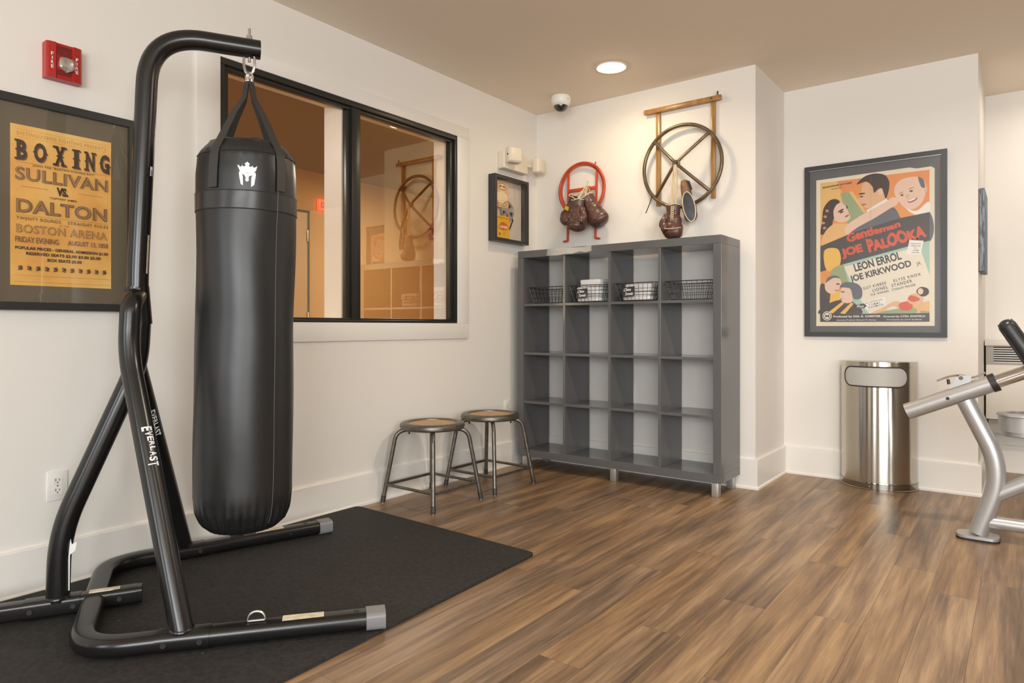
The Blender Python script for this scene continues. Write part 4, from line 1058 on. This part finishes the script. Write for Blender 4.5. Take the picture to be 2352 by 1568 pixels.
# ------------------------------------------------------------------ boxing gloves
def fuse(ells, voxel=.006, it=4):
    b = B()
    for e in ells: b.ell(*e)
    o = b.build('tmp', M['leather'], None, smooth=0)
    r = o.modifiers.new('r', 'REMESH'); r.mode = 'VOXEL'; r.voxel_size = voxel
    s_ = o.modifiers.new('s', 'SMOOTH'); s_.iterations = it; s_.factor = .5
    bpy.context.view_layer.update()
    me = bpy.data.meshes.new_from_object(o.evaluated_get(bpy.context.evaluated_depsgraph_get()))
    bpy.data.objects.remove(o, do_unlink=True); return me
def glove(label, wrist, rot, side=1, sc=1.0, body_m='leather', cuff_m='leather', patch=False, face='fist', group=None, thumb=True):
    """a hanging boxing glove: wrist at the top, padded fist below; local -y looks into the room"""
    t = thing('boxing_glove', label, 'boxing glove', tuple(wrist), group)
    Mx = Matrix.Translation(Vector(wrist)) @ rot.to_4x4() @ Matrix.Scale(sc, 4)
    T = lambda q: Mx @ Vector(q)
    ell_ = [((0, 0, -.055), (.043, .034, .05)), ((0, -.002, -.10), (.056, .044, .055)), ((.004*side, -.004, -.150), (.070, .055, .058)), ((-.012*side, -.030, -.168), (.055, .038, .042)), ((.0, .006, -.182), (.060, .046, .034))]
    me = fuse(ell_); b = B(); b.mesh(me, Mx); bd = b.build('body', M[body_m], t, smooth=80); bpy.data.meshes.remove(me)
    if thumb:
        R = rotm('Y', -.35*side) @ rotm('X', -.25)
        me = fuse([((.058*side, -.030, -.105), (.024, .026, .044), R), ((.046*side, -.046, -.140), (.024, .024, .034), R), ((.040*side, -.020, -.075), (.022, .024, .03))], .005, 4)
        b = B(); b.mesh(me, Mx); b.build('thumb', M[body_m], t, smooth=80); bpy.data.meshes.remove(me)
    b = B(); prof = [(.040, -.066), (.0405, -.04), (.043, -.012), (.0455, .004), (.042, .006), (.036, -.03)]; vs = []
    for (r, z) in prof:
        for i in range(28):
            a = 2*PI*i/28; k = 1+.03*math.sin(3*a+1); vs.append(T((r*1.06*k*math.cos(a), r*.72*k*math.sin(a), z+.003*math.sin(4*a))))
    b.raw(vs, [(j*28+i, j*28+(i+1) % 28, (j+1)*28+(i+1) % 28, (j+1)*28+i) for j in range(5) for i in range(28)]); b.build('cuff', M[cuff_m], t, smooth=60)
    b = B(); b.tube([T((.0462*math.cos(a), .0325*math.sin(a), .005+.003*math.sin(4*a))) for a in [2*PI*k/28 for k in range(28)]], .0035*sc, 6, closed=True); b.build('cuff_trim', M['lace'], t)
    # stitched welts across the knuckles
    if face == 'fist':
        for z, wd in ((-.158, .046), (-.178, .040)):
            pts = [T((-.012*side+x, -.030-.039*math.sqrt(max(0, 1-(x/.058)**2))*(1-abs(z+.168)*2), z-.012*(x/.05)**2)) for x in [wd*(-1+2*k/8) for k in range(9)]]
            b = B(); b.tube(pts, .0020*sc, 5); b.build('welt', M['leather'], t)
    if face == 'lace':
        for sx in (-1, 1):
            b = B(); b.tube([T((sx*.006, -.029-.0012*k*1.5, -.002-.0125*k)) for k in range(9)], .0030*sc, 6); b.build('lace', M['lace'], t)
        for k in range(7):
            y = -.034-.0018*k; z = -.008-.0125*k
            b = B(); b.tube([T((-.008, y, z)), T((.008, y, z-.006))], .0024*sc, 5); b.build('lace', M['lace'], t)
        b = B(); b.tube([T((-.058+.0145*k, -.062-.010*math.sin(PI*k/8), -.150-.006*math.sin(PI*k/8))) for k in range(9)], .0028*sc, 6); b.build('welt', M['lace'], t)
    if patch:
        ux_, uy_ = rot @ Vector((.94, .35, 0)), rot @ Vector((-.05, .1, 1)); o_ = T((.014, -.0425, -.082))
        b = B(); b.prism(roundpoly([(-.018, -.014), (.018, -.014), (.016, .015), (-.018, .014)], .004), tuple(o_), tuple(ux_.normalized()), tuple(uy_.normalized()), .003); b.build('patch', M['patch_yellow'], t, smooth=0)
    return t
GR = 'gloves hung on the red hoop'
glove('brown boxing glove with a yellow patch, leftmost of those hung on the red hoop', (.430, -.142, 1.962), rotm('Z', -.45) @ rotm('Y', .50), -1, 1.0, patch=True, group=GR, thumb=False, face='plain')
glove('brown boxing glove with its fist and thumb facing the room, on the red hoop', (.484, -.178, 1.925), rotm('Z', .12), 1, 1.03, group=GR)
glove('brown boxing glove swung toward the big wheel, on the red hoop', (.528, -.132, 1.955), rotm('Z', .5) @ rotm('Y', -.50), -1, 1.12, group=GR, thumb=False)
random.seed(3)
def cords(name, label, tops, ends, r=.0022, n=7, sag=.01):
    b = B()
    for k in range(n):
        p = Vector(random.choice(tops)); q = Vector(random.choice(ends)); j = lambda s_: Vector((random.uniform(-s_, s_), random.uniform(-s_, s_), random.uniform(-s_, s_)))
        m1 = p.lerp(q, .35)+j(sag); m2 = p.lerp(q, .7)+j(sag)
        b.tube(fillet([p+j(.004), m1, m2, q+j(.004)], .03, 4), r, 6)
    return b
b = cords('', '', [(.47, -.050, 2.052), (.482, -.052, 2.052)], [(.440, -.142, 1.968), (.484, -.175, 1.938), (.520, -.132, 1.962)], n=9, sag=.014)
for k in range(3): b.tube([(.475+.006*math.cos(a)+.008*k, -.029+.019*math.cos(a), 2.037+.019*math.sin(a)) for a in [2*PI*i/16 for i in range(16)]], .0024, 6, closed=True)
b.tube(fillet([(.49, -.055, 2.045), (.497, -.07, 2.09), (.50, -.06, 2.075)], .01, 4), .0022, 6); b.tube(fillet([(.495, -.055, 2.04), (.525, -.075, 2.01), (.52, -.08, 1.98)], .02, 4), .0022, 6)
tag(b.build('glove_laces', M['lace'], None), 'knotted cream laces tying the brown gloves to the red hoop', 'laces')
GB = 'gloves hung from the big wheel'
glove('brown boxing glove hung lace side out from the big wheel, touching the shelf top', (1.198, -.150, 1.815), rotm('Z', .25), -1, 1.02, face='lace', group=GB)
# the second glove: tan cuff and dark palm panel edged in cream
t = thing('boxing_glove', 'boxing glove with dark palm and tan cuff hung beside its mate on the big wheel', 'boxing glove', (1.285, -.12, 1.74), GB)
Rg = rotm('Y', -.20) @ rotm('Z', .35); Mx = Matrix.Translation((1.258, -.108, 1.965)) @ Rg.to_4x4()
me = fuse([((0, .0, -.17), (.047, .034, .085)), ((0, .006, -.215), (.044, .036, .05)), ((0, .010, -.10), (.036, .026, .05))]); b = B(); b.mesh(me, Mx); b.build('body', M['leather'], t, smooth=80); bpy.data.meshes.remove(me)
b = B(); vs = []
for i in range(32):
    a = 2*PI*i/32; vs.append(Mx @ Vector((.037*math.cos(a), -.030-.004*math.sin(a), -.172+.098*math.sin(a))))
vs2 = [v+(Rg @ Vector((0, -.010, 0))) for v in vs]; cc = sum(vs2, Vector())/32+(Rg @ Vector((0, -.004, 0)))
b.raw(vs+vs2+[cc], [(i, (i+1) % 32, 32+(i+1) % 32, 32+i) for i in range(32)]+[(32+i, 32+(i+1) % 32, 64) for i in range(32)]); b.build('palm_panel', M['leather_dark'], t, smooth=60)
b = B(); b.tube([v+(Rg @ Vector((0, -.009, 0))) for v in vs], .0038, 6, closed=True); b.build('welt', M['lace'], t)
b = B(); prof = [(.034, -.085), (.032, -.05), (.027, -.01), (.020, .012), (.017, .012), (.024, -.04)]; vs = []
for (r, z) in prof:
    for i in range(24): a = 2*PI*i/24; vs.append(Mx @ Vector((r*math.cos(a), r*.75*math.sin(a)-.004, z+.006*math.sin(3*a))))
b.raw(vs, [(j*24+i, j*24+(i+1) % 24, (j+1)*24+(i+1) % 24, (j+1)*24+i) for j in range(5) for i in range(24)]); b.build('cuff', M['leather_tan'], t, smooth=60)
b = B(); b.prism([(0, 0), (.022, -.01), (.030, -.07), (.016, -.075), (.004, -.02)], tuple(Mx @ Vector((.012, -.012, .01))), tuple(Rg @ Vector((1, 0, 0))), tuple(Rg @ Vector((0, .1, 1))), .004); b.build('cuff_flap', M['leather_dark'], t)
b = cords('', '', [tuple(hb+Vector((-.006, -.018, -.012))), tuple(hb+Vector((.006, -.018, -.012)))], [(1.185, -.155, 1.815), (1.20, -.158, 1.825), (1.222, -.155, 1.81)], .0030, 9, .007)
b.tube([hb+Vector((.021*math.cos(a), -.006, .021*math.sin(a)))*1.0 for a in [2*PI*i/20 for i in range(20)]], .003, 6, closed=True)
b.tube(fillet([hb+Vector((.004, -.018, -.012)), Vector((1.235, -.13, 2.02)), Vector((1.247, -.115, 1.972))], .03, 4), .0030, 6)
tag(b.build('glove_laces', M['lace'], None), 'long tan laces hanging from the hub of the big wheel to the gloves', 'laces')

# ================================================================== FILM POSTER on the recess wall
px0, px1, pz0, pz1 = 1.826, 2.652, .957, 2.118; YP = Y2
t = thing('framed_poster', 'black-framed colourful film poster above the stainless trash can', 'picture', ((px0+px1)/2, YP, pz0))
ux, uy = (1, 0, 0), (0, 0, 1)
b = B(); frame4(b, (px0, YP-.001, pz0), ux, uy, px1-px0, pz1-pz0, .030, .028); b.build('frame', M['pic_frame_grey'], t, smooth=0)
b = B(); b.prism([(.02, .02), (px1-px0-.02, .02), (px1-px0-.02, pz1-pz0-.02), (.02, pz1-pz0-.02)], (px0, YP-.001, pz0), ux, uy, .010); b.build('mount_board', M['mat_grey'], t, smooth=0)
b = B(); b.box((px0+.03, YP-.0255, pz1-.033), (px1-.03, YP-.022, pz1-.030)); b.build('silver_bead', M['bead'], t, smooth=0)
qx, qz, QW, QH = 1.898, 1.028, .688, .995
def U(x, y):
    """from a drawing grid 918 x 1190 to sheet fractions"""
    return ((x-130)/918, 1-(1430-y)/(1430-(268-58*(x-130)/918)))
b = B(); c0 = [(0, 0), (QW, 0), (QW, QH*.985), (QW*.975, QH), (QW*.86, QH*.998), (QW*.80, QH*1.01), (0, QH)]
b.prism(c0, (qx, YP-.0112, qz), ux, uy, .0008); b.build('paper', M['poster_paper'], t, smooth=0)
c = Canvas((qx, YP-.0121, qz), ux, uy, QW, QH)
def ink(name, col): return mat('poster_'+name, col, .6, spec=.3)
I_or = mottled('poster_orange', (.72, .30, .06), (.74, .24, .08), 2.2, .6); I_gr = ink('green', (.30, .36, .20)); I_dk = ink('dark', (.075, .062, .060)); I_sk = ink('skin', (.70, .42, .25)); I_sk2 = ink('pale_skin', (.74, .52, .40))
I_hr = ink('hair', (.055, .035, .028)); I_gy = ink('steel', (.13, .13, .15)); I_rd = ink('red', (.62, .095, .045)); I_cr = ink('cream', (.74, .67, .54)); I_mint = ink('mint', (.36, .52, .42))
I_ye = ink('yellow', (.78, .46, .10)); I_wh = ink('white', (.80, .76, .68)); I_tx = ink('text', (.06, .055, .055)); I_lip = ink('lip', (.40, .10, .07)); I_sh = ink('shade', (.50, .26, .15)); I_tan = ink('sand', (.74, .44, .18)); I_bl = ink('glow', (.74, .45, .16))
P_ = lambda L: [U(x, y) for x, y in L]
c.poly(P_([(165, 292), (1012, 236), (1012, 1396), (165, 1396)]), I_or)
c.poly(P_([(165, 292), (300, 283), (430, 560), (165, 620)]), I_bl)
c.poly(P_([(330, 380), (420, 370), (560, 560), (520, 640), (400, 640)]), I_gr)
c.poly(P_([(400, 372), (430, 370), (540, 540), (520, 545)]), I_bl)
# standing man in a dark suit, generic profile
c.blob(P_([(540, 560), (640, 470), (760, 520), (830, 620), (1012, 560), (1012, 790), (700, 860), (380, 780)]), I_gy)
c.blob(P_([(500, 400), (505, 330), (560, 275), (650, 270), (700, 330), (700, 420), (670, 470), (620, 500), (540, 510), (505, 470), (475, 440)]), I_sk)
c.blob(P_([(462, 318), (520, 262), (600, 240), (680, 255), (716, 310), (712, 380), (690, 440), (668, 380), (640, 360), (600, 390), (590, 345), (540, 300)]), I_hr)
c.oval(*U(650, 385), .020, .024, I_sk2); c.oval(*U(505, 392), .030, .005, I_hr); c.oval(*U(502, 415), .014, .005, I_dk); c.oval(*U(520, 478), .020, .005, I_lip)
c.poly(P_([(540, 525), (695, 440), (705, 455), (548, 550)]), I_wh)
# woman looking up, generic
c.blob(P_([(180, 600), (190, 500), (240, 435), (300, 425), (330, 460), (300, 520), (270, 600), (255, 650), (190, 700), (165, 690)]), I_hr)
c.blob(P_([(275, 520), (300, 470), (340, 455), (380, 490), (400, 540), (412, 575), (380, 605), (320, 610), (285, 585)]), I_sk2)
c.oval(*U(335, 517), .030, .006, I_hr, rot=-.5); c.oval(*U(342, 530), .018, .006, I_dk, rot=-.4); c.oval(*U(385, 492), .006, .012, I_hr); c.oval(*U(385, 562), .022, .006, I_lip, rot=-.5)
for (x, y, a) in ((205, 560, .5), (190, 610, .2), (222, 515, .8), (200, 650, -.3)): c.oval(*U(x, y), .016, .009, I_sh, rot=a)
c.blob(P_([(185, 790), (200, 690), (270, 625), (340, 620), (400, 640), (372, 780)]), I_tan)
c.blob(P_([(370, 650), (450, 590), (560, 530), (680, 470), (745, 432), (785, 455), (775, 490), (720, 520), (600, 590), (480, 650), (385, 705)]), I_sk2)
# older bald man, generic
c.blob(P_([(755, 400), (770, 330), (830, 292), (920, 285), (975, 320), (985, 400), (960, 480), (900, 530), (840, 525), (790, 470)]), I_sk2)
c.blob(P_([(930, 288), (968, 310), (978, 370), (950, 360)]), I_gy); c.oval(*U(812, 420), .012, .006, I_dk); c.oval(*U(880, 392), .014, .006, I_dk); c.oval(*U(806, 402), .022, .004, I_sh, rot=-.3); c.oval(*U(880, 370), .026, .004, I_sh, rot=-.3)
c.oval(*U(890, 462), .042, .012, I_lip, rot=-.4); c.oval(*U(888, 458), .034, .006, I_wh, rot=-.4); c.oval(*U(852, 432), .016, .016, I_sk); c.oval(*U(985, 385), .012, .020, I_sk)
c.blob(P_([(845, 528), (920, 545), (1005, 480), (1012, 560), (920, 580)]), I_wh)
# dark title band
c.poly(P_([(165, 795), (420, 700), (780, 600), (1012, 560), (1012, 778), (357, 942), (165, 1000)]), I_dk)
c.text('Gentleman', *U(392, 775), .465, .052, I_rd, 14.5, .05, shape=lambda a, q: (a, q*(1+.25*math.sin(6*a))))
c.text('JOE', *U(352, 905), .19, .072, I_rd, 13.5, .06); c.text('PALOOKA', *U(562, 858), .485, .088, I_rd, 13.8, .06, shape=lambda a, q: (a, q*(.92+.15*math.cos(12*a))))
# left column behind the panel (plain colour in place of the cartoon)
c.blob(P_([(200, 830), (300, 815), (335, 880), (320, 960), (250, 1000), (205, 960)]), I_ye)
c.blob(P_([(250, 1000), (350, 950), (395, 1090), (300, 1110)]), I_gr)
# cream panel
c.poly(P_([(357, 942), (1012, 778), (1012, 1335), (470, 1335), (440, 1250)]), I_mint)
c.poly(P_([(362, 962), (940, 818), (1012, 1040), (1012, 1335), (560, 1335), (440, 1130)]), I_cr)
c.text('LEON ERROL', *U(452, 1005), .405, .054, I_tx, 14.0, .035); c.text('JOE KIRKWOOD', *U(422, 1100), .525, .056, I_tx, 14.0, .035); c.text('JR.', *U(922, 976), .045, .028, I_tx, 14, .0)
c.text('GUY KIBBEE', *U(517, 1148), .20, .019, I_tx, 14, .02, 1.3); c.text('ELYSE KNOX', *U(752, 1092), .225, .019, I_tx, 14, .02, 1.3)
c.text('LIONEL', *U(592, 1166), .13, .021, I_tx, 14, .02, 1.3); c.text('STANDER', *U(738, 1131), .17, .021, I_tx, 14, .02, 1.3)
c.text('H.B. WARNER', *U(578, 1196), .155, .015, I_tx, 13, .02, 1.2); c.text('STANLEY PRAGER', *U(740, 1160), .195, .015, I_tx, 13, .02, 1.2)
# authorship slip
c.poly(P_([(868, 768), (970, 778), (948, 886), (843, 876)]), I_wh)
for k, (s_, w_) in enumerate((('BASED ON THE', .080), ('COMIC STRIP', .080), ('BY', .02), ('HAM', .045), ('FISHER', .06))): c.text(s_, *U(912-w_*459, 802+k*17), w_, .0075, I_tx, -4, .01)
# double portrait at lower left: an older man and a man in a hat, generic
c.blob(P_([(165, 1110), (215, 1110), (250, 1190), (240, 1260), (180, 1335), (165, 1335)]), I_dk)
c.blob(P_([(205, 1130), (210, 1070), (260, 1035), (320, 1045), (340, 1090), (320, 1140), (285, 1175), (230, 1165)]), I_sk2); c.blob(P_([(208, 1090), (230, 1045), (290, 1030), (335, 1055), (280, 1048), (230, 1075)]), I_gy)
c.oval(*U(312, 1098), .018, .005, I_dk); c.oval(*U(300, 1148), .018, .006, I_sh); c.poly(P_([(250, 1180), (330, 1150), (330, 1240), (240, 1270)]), I_ye)
c.blob(P_([(165, 1335), (200, 1270), (320, 1225), (430, 1240), (500, 1335)]), I_dk); c.poly(P_([(235, 1320), (350, 1235), (365, 1250), (270, 1330)]), I_ye); c.poly(P_([(330, 1330), (420, 1245), (440, 1255), (370, 1335)]), I_ye)
c.blob(P_([(330, 1170), (345, 1130), (400, 1125), (425, 1170), (430, 1235), (380, 1250), (335, 1225), (326, 1195)]), I_sk2)
c.blob(P_([(325, 1120), (370, 1085), (460, 1095), (505, 1140), (500, 1210), (440, 1215), (415, 1140), (360, 1125)]), I_gy)
c.oval(*U(352, 1160), .018, .004, I_dk); c.oval(*U(338, 1218), .012, .004, I_lip)
# supporting credit
c.poly(P_([(520, 1246), (685, 1202), (694, 1264), (534, 1306)]), I_wh); c.poly(P_([(462, 1266), (520, 1252), (545, 1272), (524, 1290), (466, 1296)]), I_dk)
c.text('Plus', *U(470, 1288), .055, .017, I_wh, 6, .01); c.text('ALL AMERICAN', *U(532, 1258), .15, .010, I_tx, 13, .0); c.text('TOMMY', *U(562, 1274), .10, .012, I_tx, 13, .01, 1.4); c.text('HARMON', *U(556, 1294), .13, .013, I_tx, 13, .01, 1.3)
# reclining bather, generic
c.poly(P_([(560, 1335), (800, 1292), (1012, 1240), (1012, 1340), (560, 1340)]), I_gr); c.poly(P_([(870, 1270), (1012, 1238), (1012, 1320), (930, 1310)]), I_tan)
c.blob(P_([(585, 1326), (680, 1280), (750, 1240), (800, 1245), (860, 1255), (850, 1285), (790, 1290), (740, 1275), (680, 1310), (600, 1336)]), I_sk)
c.blob(P_([(790, 1262), (850, 1240), (890, 1262), (880, 1300), (840, 1312), (800, 1300)]), I_rd); c.blob(P_([(850, 1235), (872, 1190), (930, 1180), (960, 1210), (935, 1250), (890, 1265)]), I_sk)
c.blob(P_([(858, 1222), (880, 1195), (930, 1212), (940, 1232), (890, 1245)]), I_rd); c.poly(P_([(945, 1195), (972, 1220), (945, 1330), (918, 1335), (940, 1250)]), I_sk)
c.blob(P_([(918, 1165), (950, 1132), (1000, 1145), (1005, 1185), (960, 1205)]), I_hr); c.oval(*U(948, 1165), .022, .020, I_sk2)
# bottom credits
c.poly(P_([(165, 1336), (1012, 1332), (1012, 1396), (165, 1396)]), I_dk)
c.text('Produced by HAL E. CHESTER', *U(275, 1367), .41, .017, I_wh, 0, .03, 1.1); c.text('Associate Producer Bernard W. Burton', *U(300, 1388), .345, .009, I_wh, 0, .01, 1.1)
c.text('Directed by CYRIL ENDFIELD', *U(674, 1367), .335, .015, I_wh, 0, .02, 1.1); c.text('Screenplay by Cyril Endfield', *U(698, 1388), .28, .010, I_wh, 0, .01, 1.1)
c.oval(*U(223, 1350), .042, .031, I_wh); c.oval(*U(223, 1350), .036, .0265, I_dk); c.oval(*U(223, 1350), .029, .0215, I_cr); c.text('M', *U(207, 1362), .036, .019, I_dk, 0, .02)
c.text('MONOGRAM PICTURES', *U(188, 336), .26, .011, I_tx, 4.0, .03, 1.2); c.text('presents', *U(262, 352), .09, .010, I_tx, 4.0, .0)
c.line(*U(575, 262), *U(575, 900), .0008, I_sh)
c.build('print', t)
b = B(); b.raw([(px0+.025, YP-.0215, pz0+.025), (px1-.025, YP-.0215, pz0+.025), (px1-.025, YP-.0215, pz1-.025), (px0+.025, YP-.0215, pz1-.025)], [(0, 1, 2, 3)]); b.build('glass', M['glass_matte'], t, smooth=0)

# ================================================================== TRASH CAN
tx0, tx1, TB, TH = 2.060, 2.500, .606, .803; tcx = (tx0+tx1)/2; tr = (tx1-tx0)/2
t = thing('trash_can', 'half-round stainless steel trash can against the wall under the film poster', 'trash can', (tcx, TB-.1, 0))
def hr(b, prof, seg=48, ky=.90):
    vs = []; k = seg+1
    for (r, z) in prof:
        for i in range(k):
            a = PI+PI*i/seg; vs.append((tcx+r*math.cos(a), TB+r*ky*math.sin(a), z))
    n = len(prof)
    fs = [(j*k+i, j*k+i+1, (j+1)*k+i+1, (j+1)*k+i) for j in range(n-1) for i in range(seg)]+[(j*k, (j+1)*k, (j+1)*k+seg, j*k+seg) for j in range(n-1)]
    fs += [tuple(range(k)), tuple(range((n-1)*k, n*k))]
    return b.raw(vs, fs)
b = B(); hr(b, [(tr-.002, .048), (tr-.002, TH-.006), (tr-.004, TH)]); b.build('body', M['can_steel'], t, smooth=40)
b = B(); hr(b, [(tr+.001, TH-.034), (tr+.001, TH-.031), (tr-.003, TH-.031)]); b.build('top_band', M['can_steel'], t, smooth=40)
b = B(); hr(b, [(tr+.006, 0), (tr+.006, .006), (tr+.002, .009), (tr+.001, .040), (tr+.004, .043), (tr+.003, .047), (tr-.004, .049)]); b.build('base_band', mat('polished_band', (.34, .315, .27), .10, metal=1.0), t, smooth=30)
b = B(); b.ell((tcx-.02, TB-(tr+.003)*.90, .024), (.003, .002, .003)); b.build('rivet', M['chrome'], t)
def onc(s_, z, off=0.0):
    a = 1.5*PI+s_; return Vector((tcx+(tr+off)*math.cos(a), TB+(tr*.90+off)*math.sin(a), z))
rp = rrect(1.84, .122, .0595, 8)
rp = [((x if abs(x) < .5 else x), z) for x, z in rp]
sl_ = []
for x, z in rp:
    # corners rounded in real length, so shrink their angle
    sg = 1 if x > 0 else -1; xe = abs(x)-(.92-.0595); xx_ = sg*((.92-.27)+max(0, xe)/.0595*.27)
    sl_.append((xx_, z+.709))
ring = []
for i in range(len(sl_)):
    p, q = sl_[i], sl_[(i+1) % len(sl_)]; n_ = max(1, int(abs(q[0]-p[0])/.05))
    for k in range(n_): ring.append((p[0]+(q[0]-p[0])*k/n_, p[1]+(q[1]-p[1])*k/n_))
b = B(); b.tube([onc(x, z, .0015) for x, z in ring], .0042, 8, closed=True); b.build('opening_gasket', M['foot_rubber'], t)
tb = bmesh.new(); N_ = 41; xs_ = [(-.92+1.84*k/(N_-1)) for k in range(N_)]
def zspan(x):
    ax = abs(x); d = 0 if ax < .65 else min(1, (ax-.65)/.27); return .061*(math.sqrt(max(0, 1-d*d)) if d > 0 else 1)
b = B(); vs = []
for x in xs_:
    for sg in (-1, -.5, 0, .5, 1): vs.append(onc(x, .709+sg*zspan(x), .0008))
b.raw(vs, [(5*i+j, 5*i+j+1, 5*i+6+j, 5*i+5+j) for i in range(N_-1) for j in range(4)]); b.build('flap', M['can_liner'], t, smooth=40); tb.free()

# ================================================================== ALCOVE: heater and plank picture
t = thing('wall_heater', 'white wall heating unit with a louvred grille under the alcove sill', 'heater', (3.4, Y3, .3))
hx0, hx1, hy = 2.813, 4.05, 1.37
b = B(); b.box((hx0, hy-.015, .893), (hx1, Y3-.001, .931), .004); b.build('top_ledge', M['vent_white'], t)
b = B(); b.box((hx0+.006, hy, .39), (hx1-.006, Y3-.001, .763), .006); b.build('front_panel', M['vent_white'], t)
b = B(); b.box((hx0+.006, hy+.006, .763), (hx1-.006, Y3-.001, .893)); b.build('grille_bed', M['vent_grey'], t, smooth=0)
b = B()
for k in range(7): b.box((hx0+.05, hy+.0005, .778+k*.0155), (hx1-.05, hy+.012, .784+k*.0155))
b.build('louvres', M['vent_white'], t, smooth=0)
b = B()
for k in range(7): b.box((hx0+.05, hy+.0045, .7845+k*.0155), (hx1-.05, hy+.0055, .793+k*.0155))
b.build('slots', M['dark_slot'], t, smooth=0)
b = B(); b.box((hx0+.02, hy+.05, .29), (hx1-.02, Y3-.001, .39)); b.build('sleeve', M['vent_grey'], t, smooth=0)
t = thing('plank_picture', 'blue-grey grained wood panel seen edge-on at the recess wall end', 'picture', (X2, .78, 1.36))
b = B(); b.box((X2+.0005, .645, 1.362), (X2+.007, 1.05, 1.855)); b.build('backing', M['leather_tan'], t, smooth=0)
b = B(); b.box((X2+.007, .640, 1.360), (X2+.032, 1.055, 1.858), .002); b.build('panel', M['greywood'], t)

# ================================================================== EXERCISE BENCH at the right edge
t = thing('weight_bench', 'silver tube weight bench with a black back pad at the right edge', 'exercise machine', (2.9, -.35, 0))
YM = -.35; q = lambda x, z, y=YM: Vector((x, y, z))
SP = M['silver_paint']
b = B(); b.tube([q(2.553, .590), q(2.905, .752)], .041, 26); b.build('seat_tube', SP, t)
b = B(); b.tube([q(2.5525, .5895), q(2.5524, .58945)], .036, 24); b.build('tube_plug', M['vent_grey'], t)
b = B(); b.tube([q(2.9, .7497), q(2.925, .7612)], .044, 26); b.build('collar', M['black_satin'], t)
b = B(); b.tube([q(2.92, .759), q(3.06, .8234)], .031, 24); b.build('chrome_slider', M['chrome'], t)
fp = fillet([q(2.80, .665), q(2.950, .335), q(2.849, .028)], .16, 12)
b = B(); b.tube(fp, .040, 26); b.build('front_post', SP, t)
b = B(); b.prism(roundpoly([(-.085, -.06), (.085, -.06), (.085, .06), (-.085, .06)], .045), (2.850, YM, .004), (1, 0, 0), (0, 1, 0), .018); ft = b.build('foot_plate', SP, t)
b = B(); b.prism(roundpoly([(-.088, -.063), (.088, -.063), (.088, .063), (-.088, .063)], .047), (2.850, YM, 0), (1, 0, 0), (0, 1, 0), .009); b.build('foot_pad', M['rubber'], ft, smooth=0)
b = B(); b.tube([q(2.86, .088), q(3.95, .088)], .031, 22); b.build('base_tube', SP, t)
b = B(); b.tube([q(2.895, .205), q(3.06, .310), q(3.6, .60)], .034, 22); b.build('brace', SP, t)
b = B(); b.tube([q(3.6, .088), q(3.6, .62)], .036, 22); b.tube([q(3.6, .62), q(3.25, .80)], .034, 22); b.build('rear_post', SP, t)
b = B(); b.tube([q(3.95, .075, YM-.3), q(3.95, .075, YM+.3)], .034, 22); b.build('rear_foot', SP, t)
# back pad: a thick cushion, leaning
Rp = rotm('Y', -.52); pc_ = q(3.095, .80); b = B()
b.box((pc_.x-.036, YM-.14, pc_.z-.31), (pc_.x+.036, YM+.14, pc_.z+.29), .034, 6, Rp, tuple(pc_)); pd = b.build('back_pad', M['pad_vinyl'], t, smooth=40)
for dx in (-.026, .026):
    pts = rrect(.258, .578, .045, 8); b = B(); b.tube([pc_+Rp @ Vector((dx*1.08, x, z-.01)) for x, z in pts], .0035, 6, closed=True); b.build('piping', M['black_satin'], pd)
# lever on the seat tube
d = (q(2.905, .752)-q(2.553, .590)).normalized(); n_ = Vector((-d.z, 0, d.x)); lv = lambda a, h_, y=YM: q(2.553, .590)+d*a+n_*h_+Vector((0, y-YM, 0))
b = B()
for yy in (YM-.016, YM+.016):
    b.prism([(.215, .038), (.315, .038), (.330, .064), (.285, .084), (.262, .074)], tuple(q(2.553, .590)+Vector((0, yy-YM, 0))), tuple(d), tuple(n_), .003)
b.build('lever_bracket', SP, t)
b = B(); b.tube(fillet([lv(.185, .094), lv(.235, .096), lv(.285, .086), lv(.330, .050), lv(.385, .056)], .02, 5), .0052, 10); b.tube([lv(.285, .070, YM-.02), lv(.285, .070, YM+.02)], .010, 12); b.build('lever', M['chrome'], t)
b = B(); b.tube([lv(.225, .060), lv(.232, .084)], .007, 10); b.build('spring', M['black_satin'], t)
b = B(); b.tube([lv(.195, 0, YM-.0418), lv(.195, 0, YM-.039)], .008, 12); b.build('bolt', M['dark_slot'], t)
# round hub with a lip, carried on an arm from the rear post
hc = (3.030, YM+.12, 0)
b = B(); b.lathe([(.0001, .598), (.072, .598), (.076, .606), (.088, .606), (.110, .602), (.112, .594), (.105, .590), (.105, .520), (.092, .518), (.092, .500), (.088, .496), (.0001, .496)], 44, hc); b.build('hub', SP, t)
b = B(); b.tube([(3.05, YM+.12, .55), (3.6, YM+.03, .45)], .03, 18); b.build('hub_arm', SP, t)
b = B(); b.tube([(3.18, YM+.16, .74), (3.07, YM+.15, .60)], .016, 14); b.build('hub_strut', SP, t)
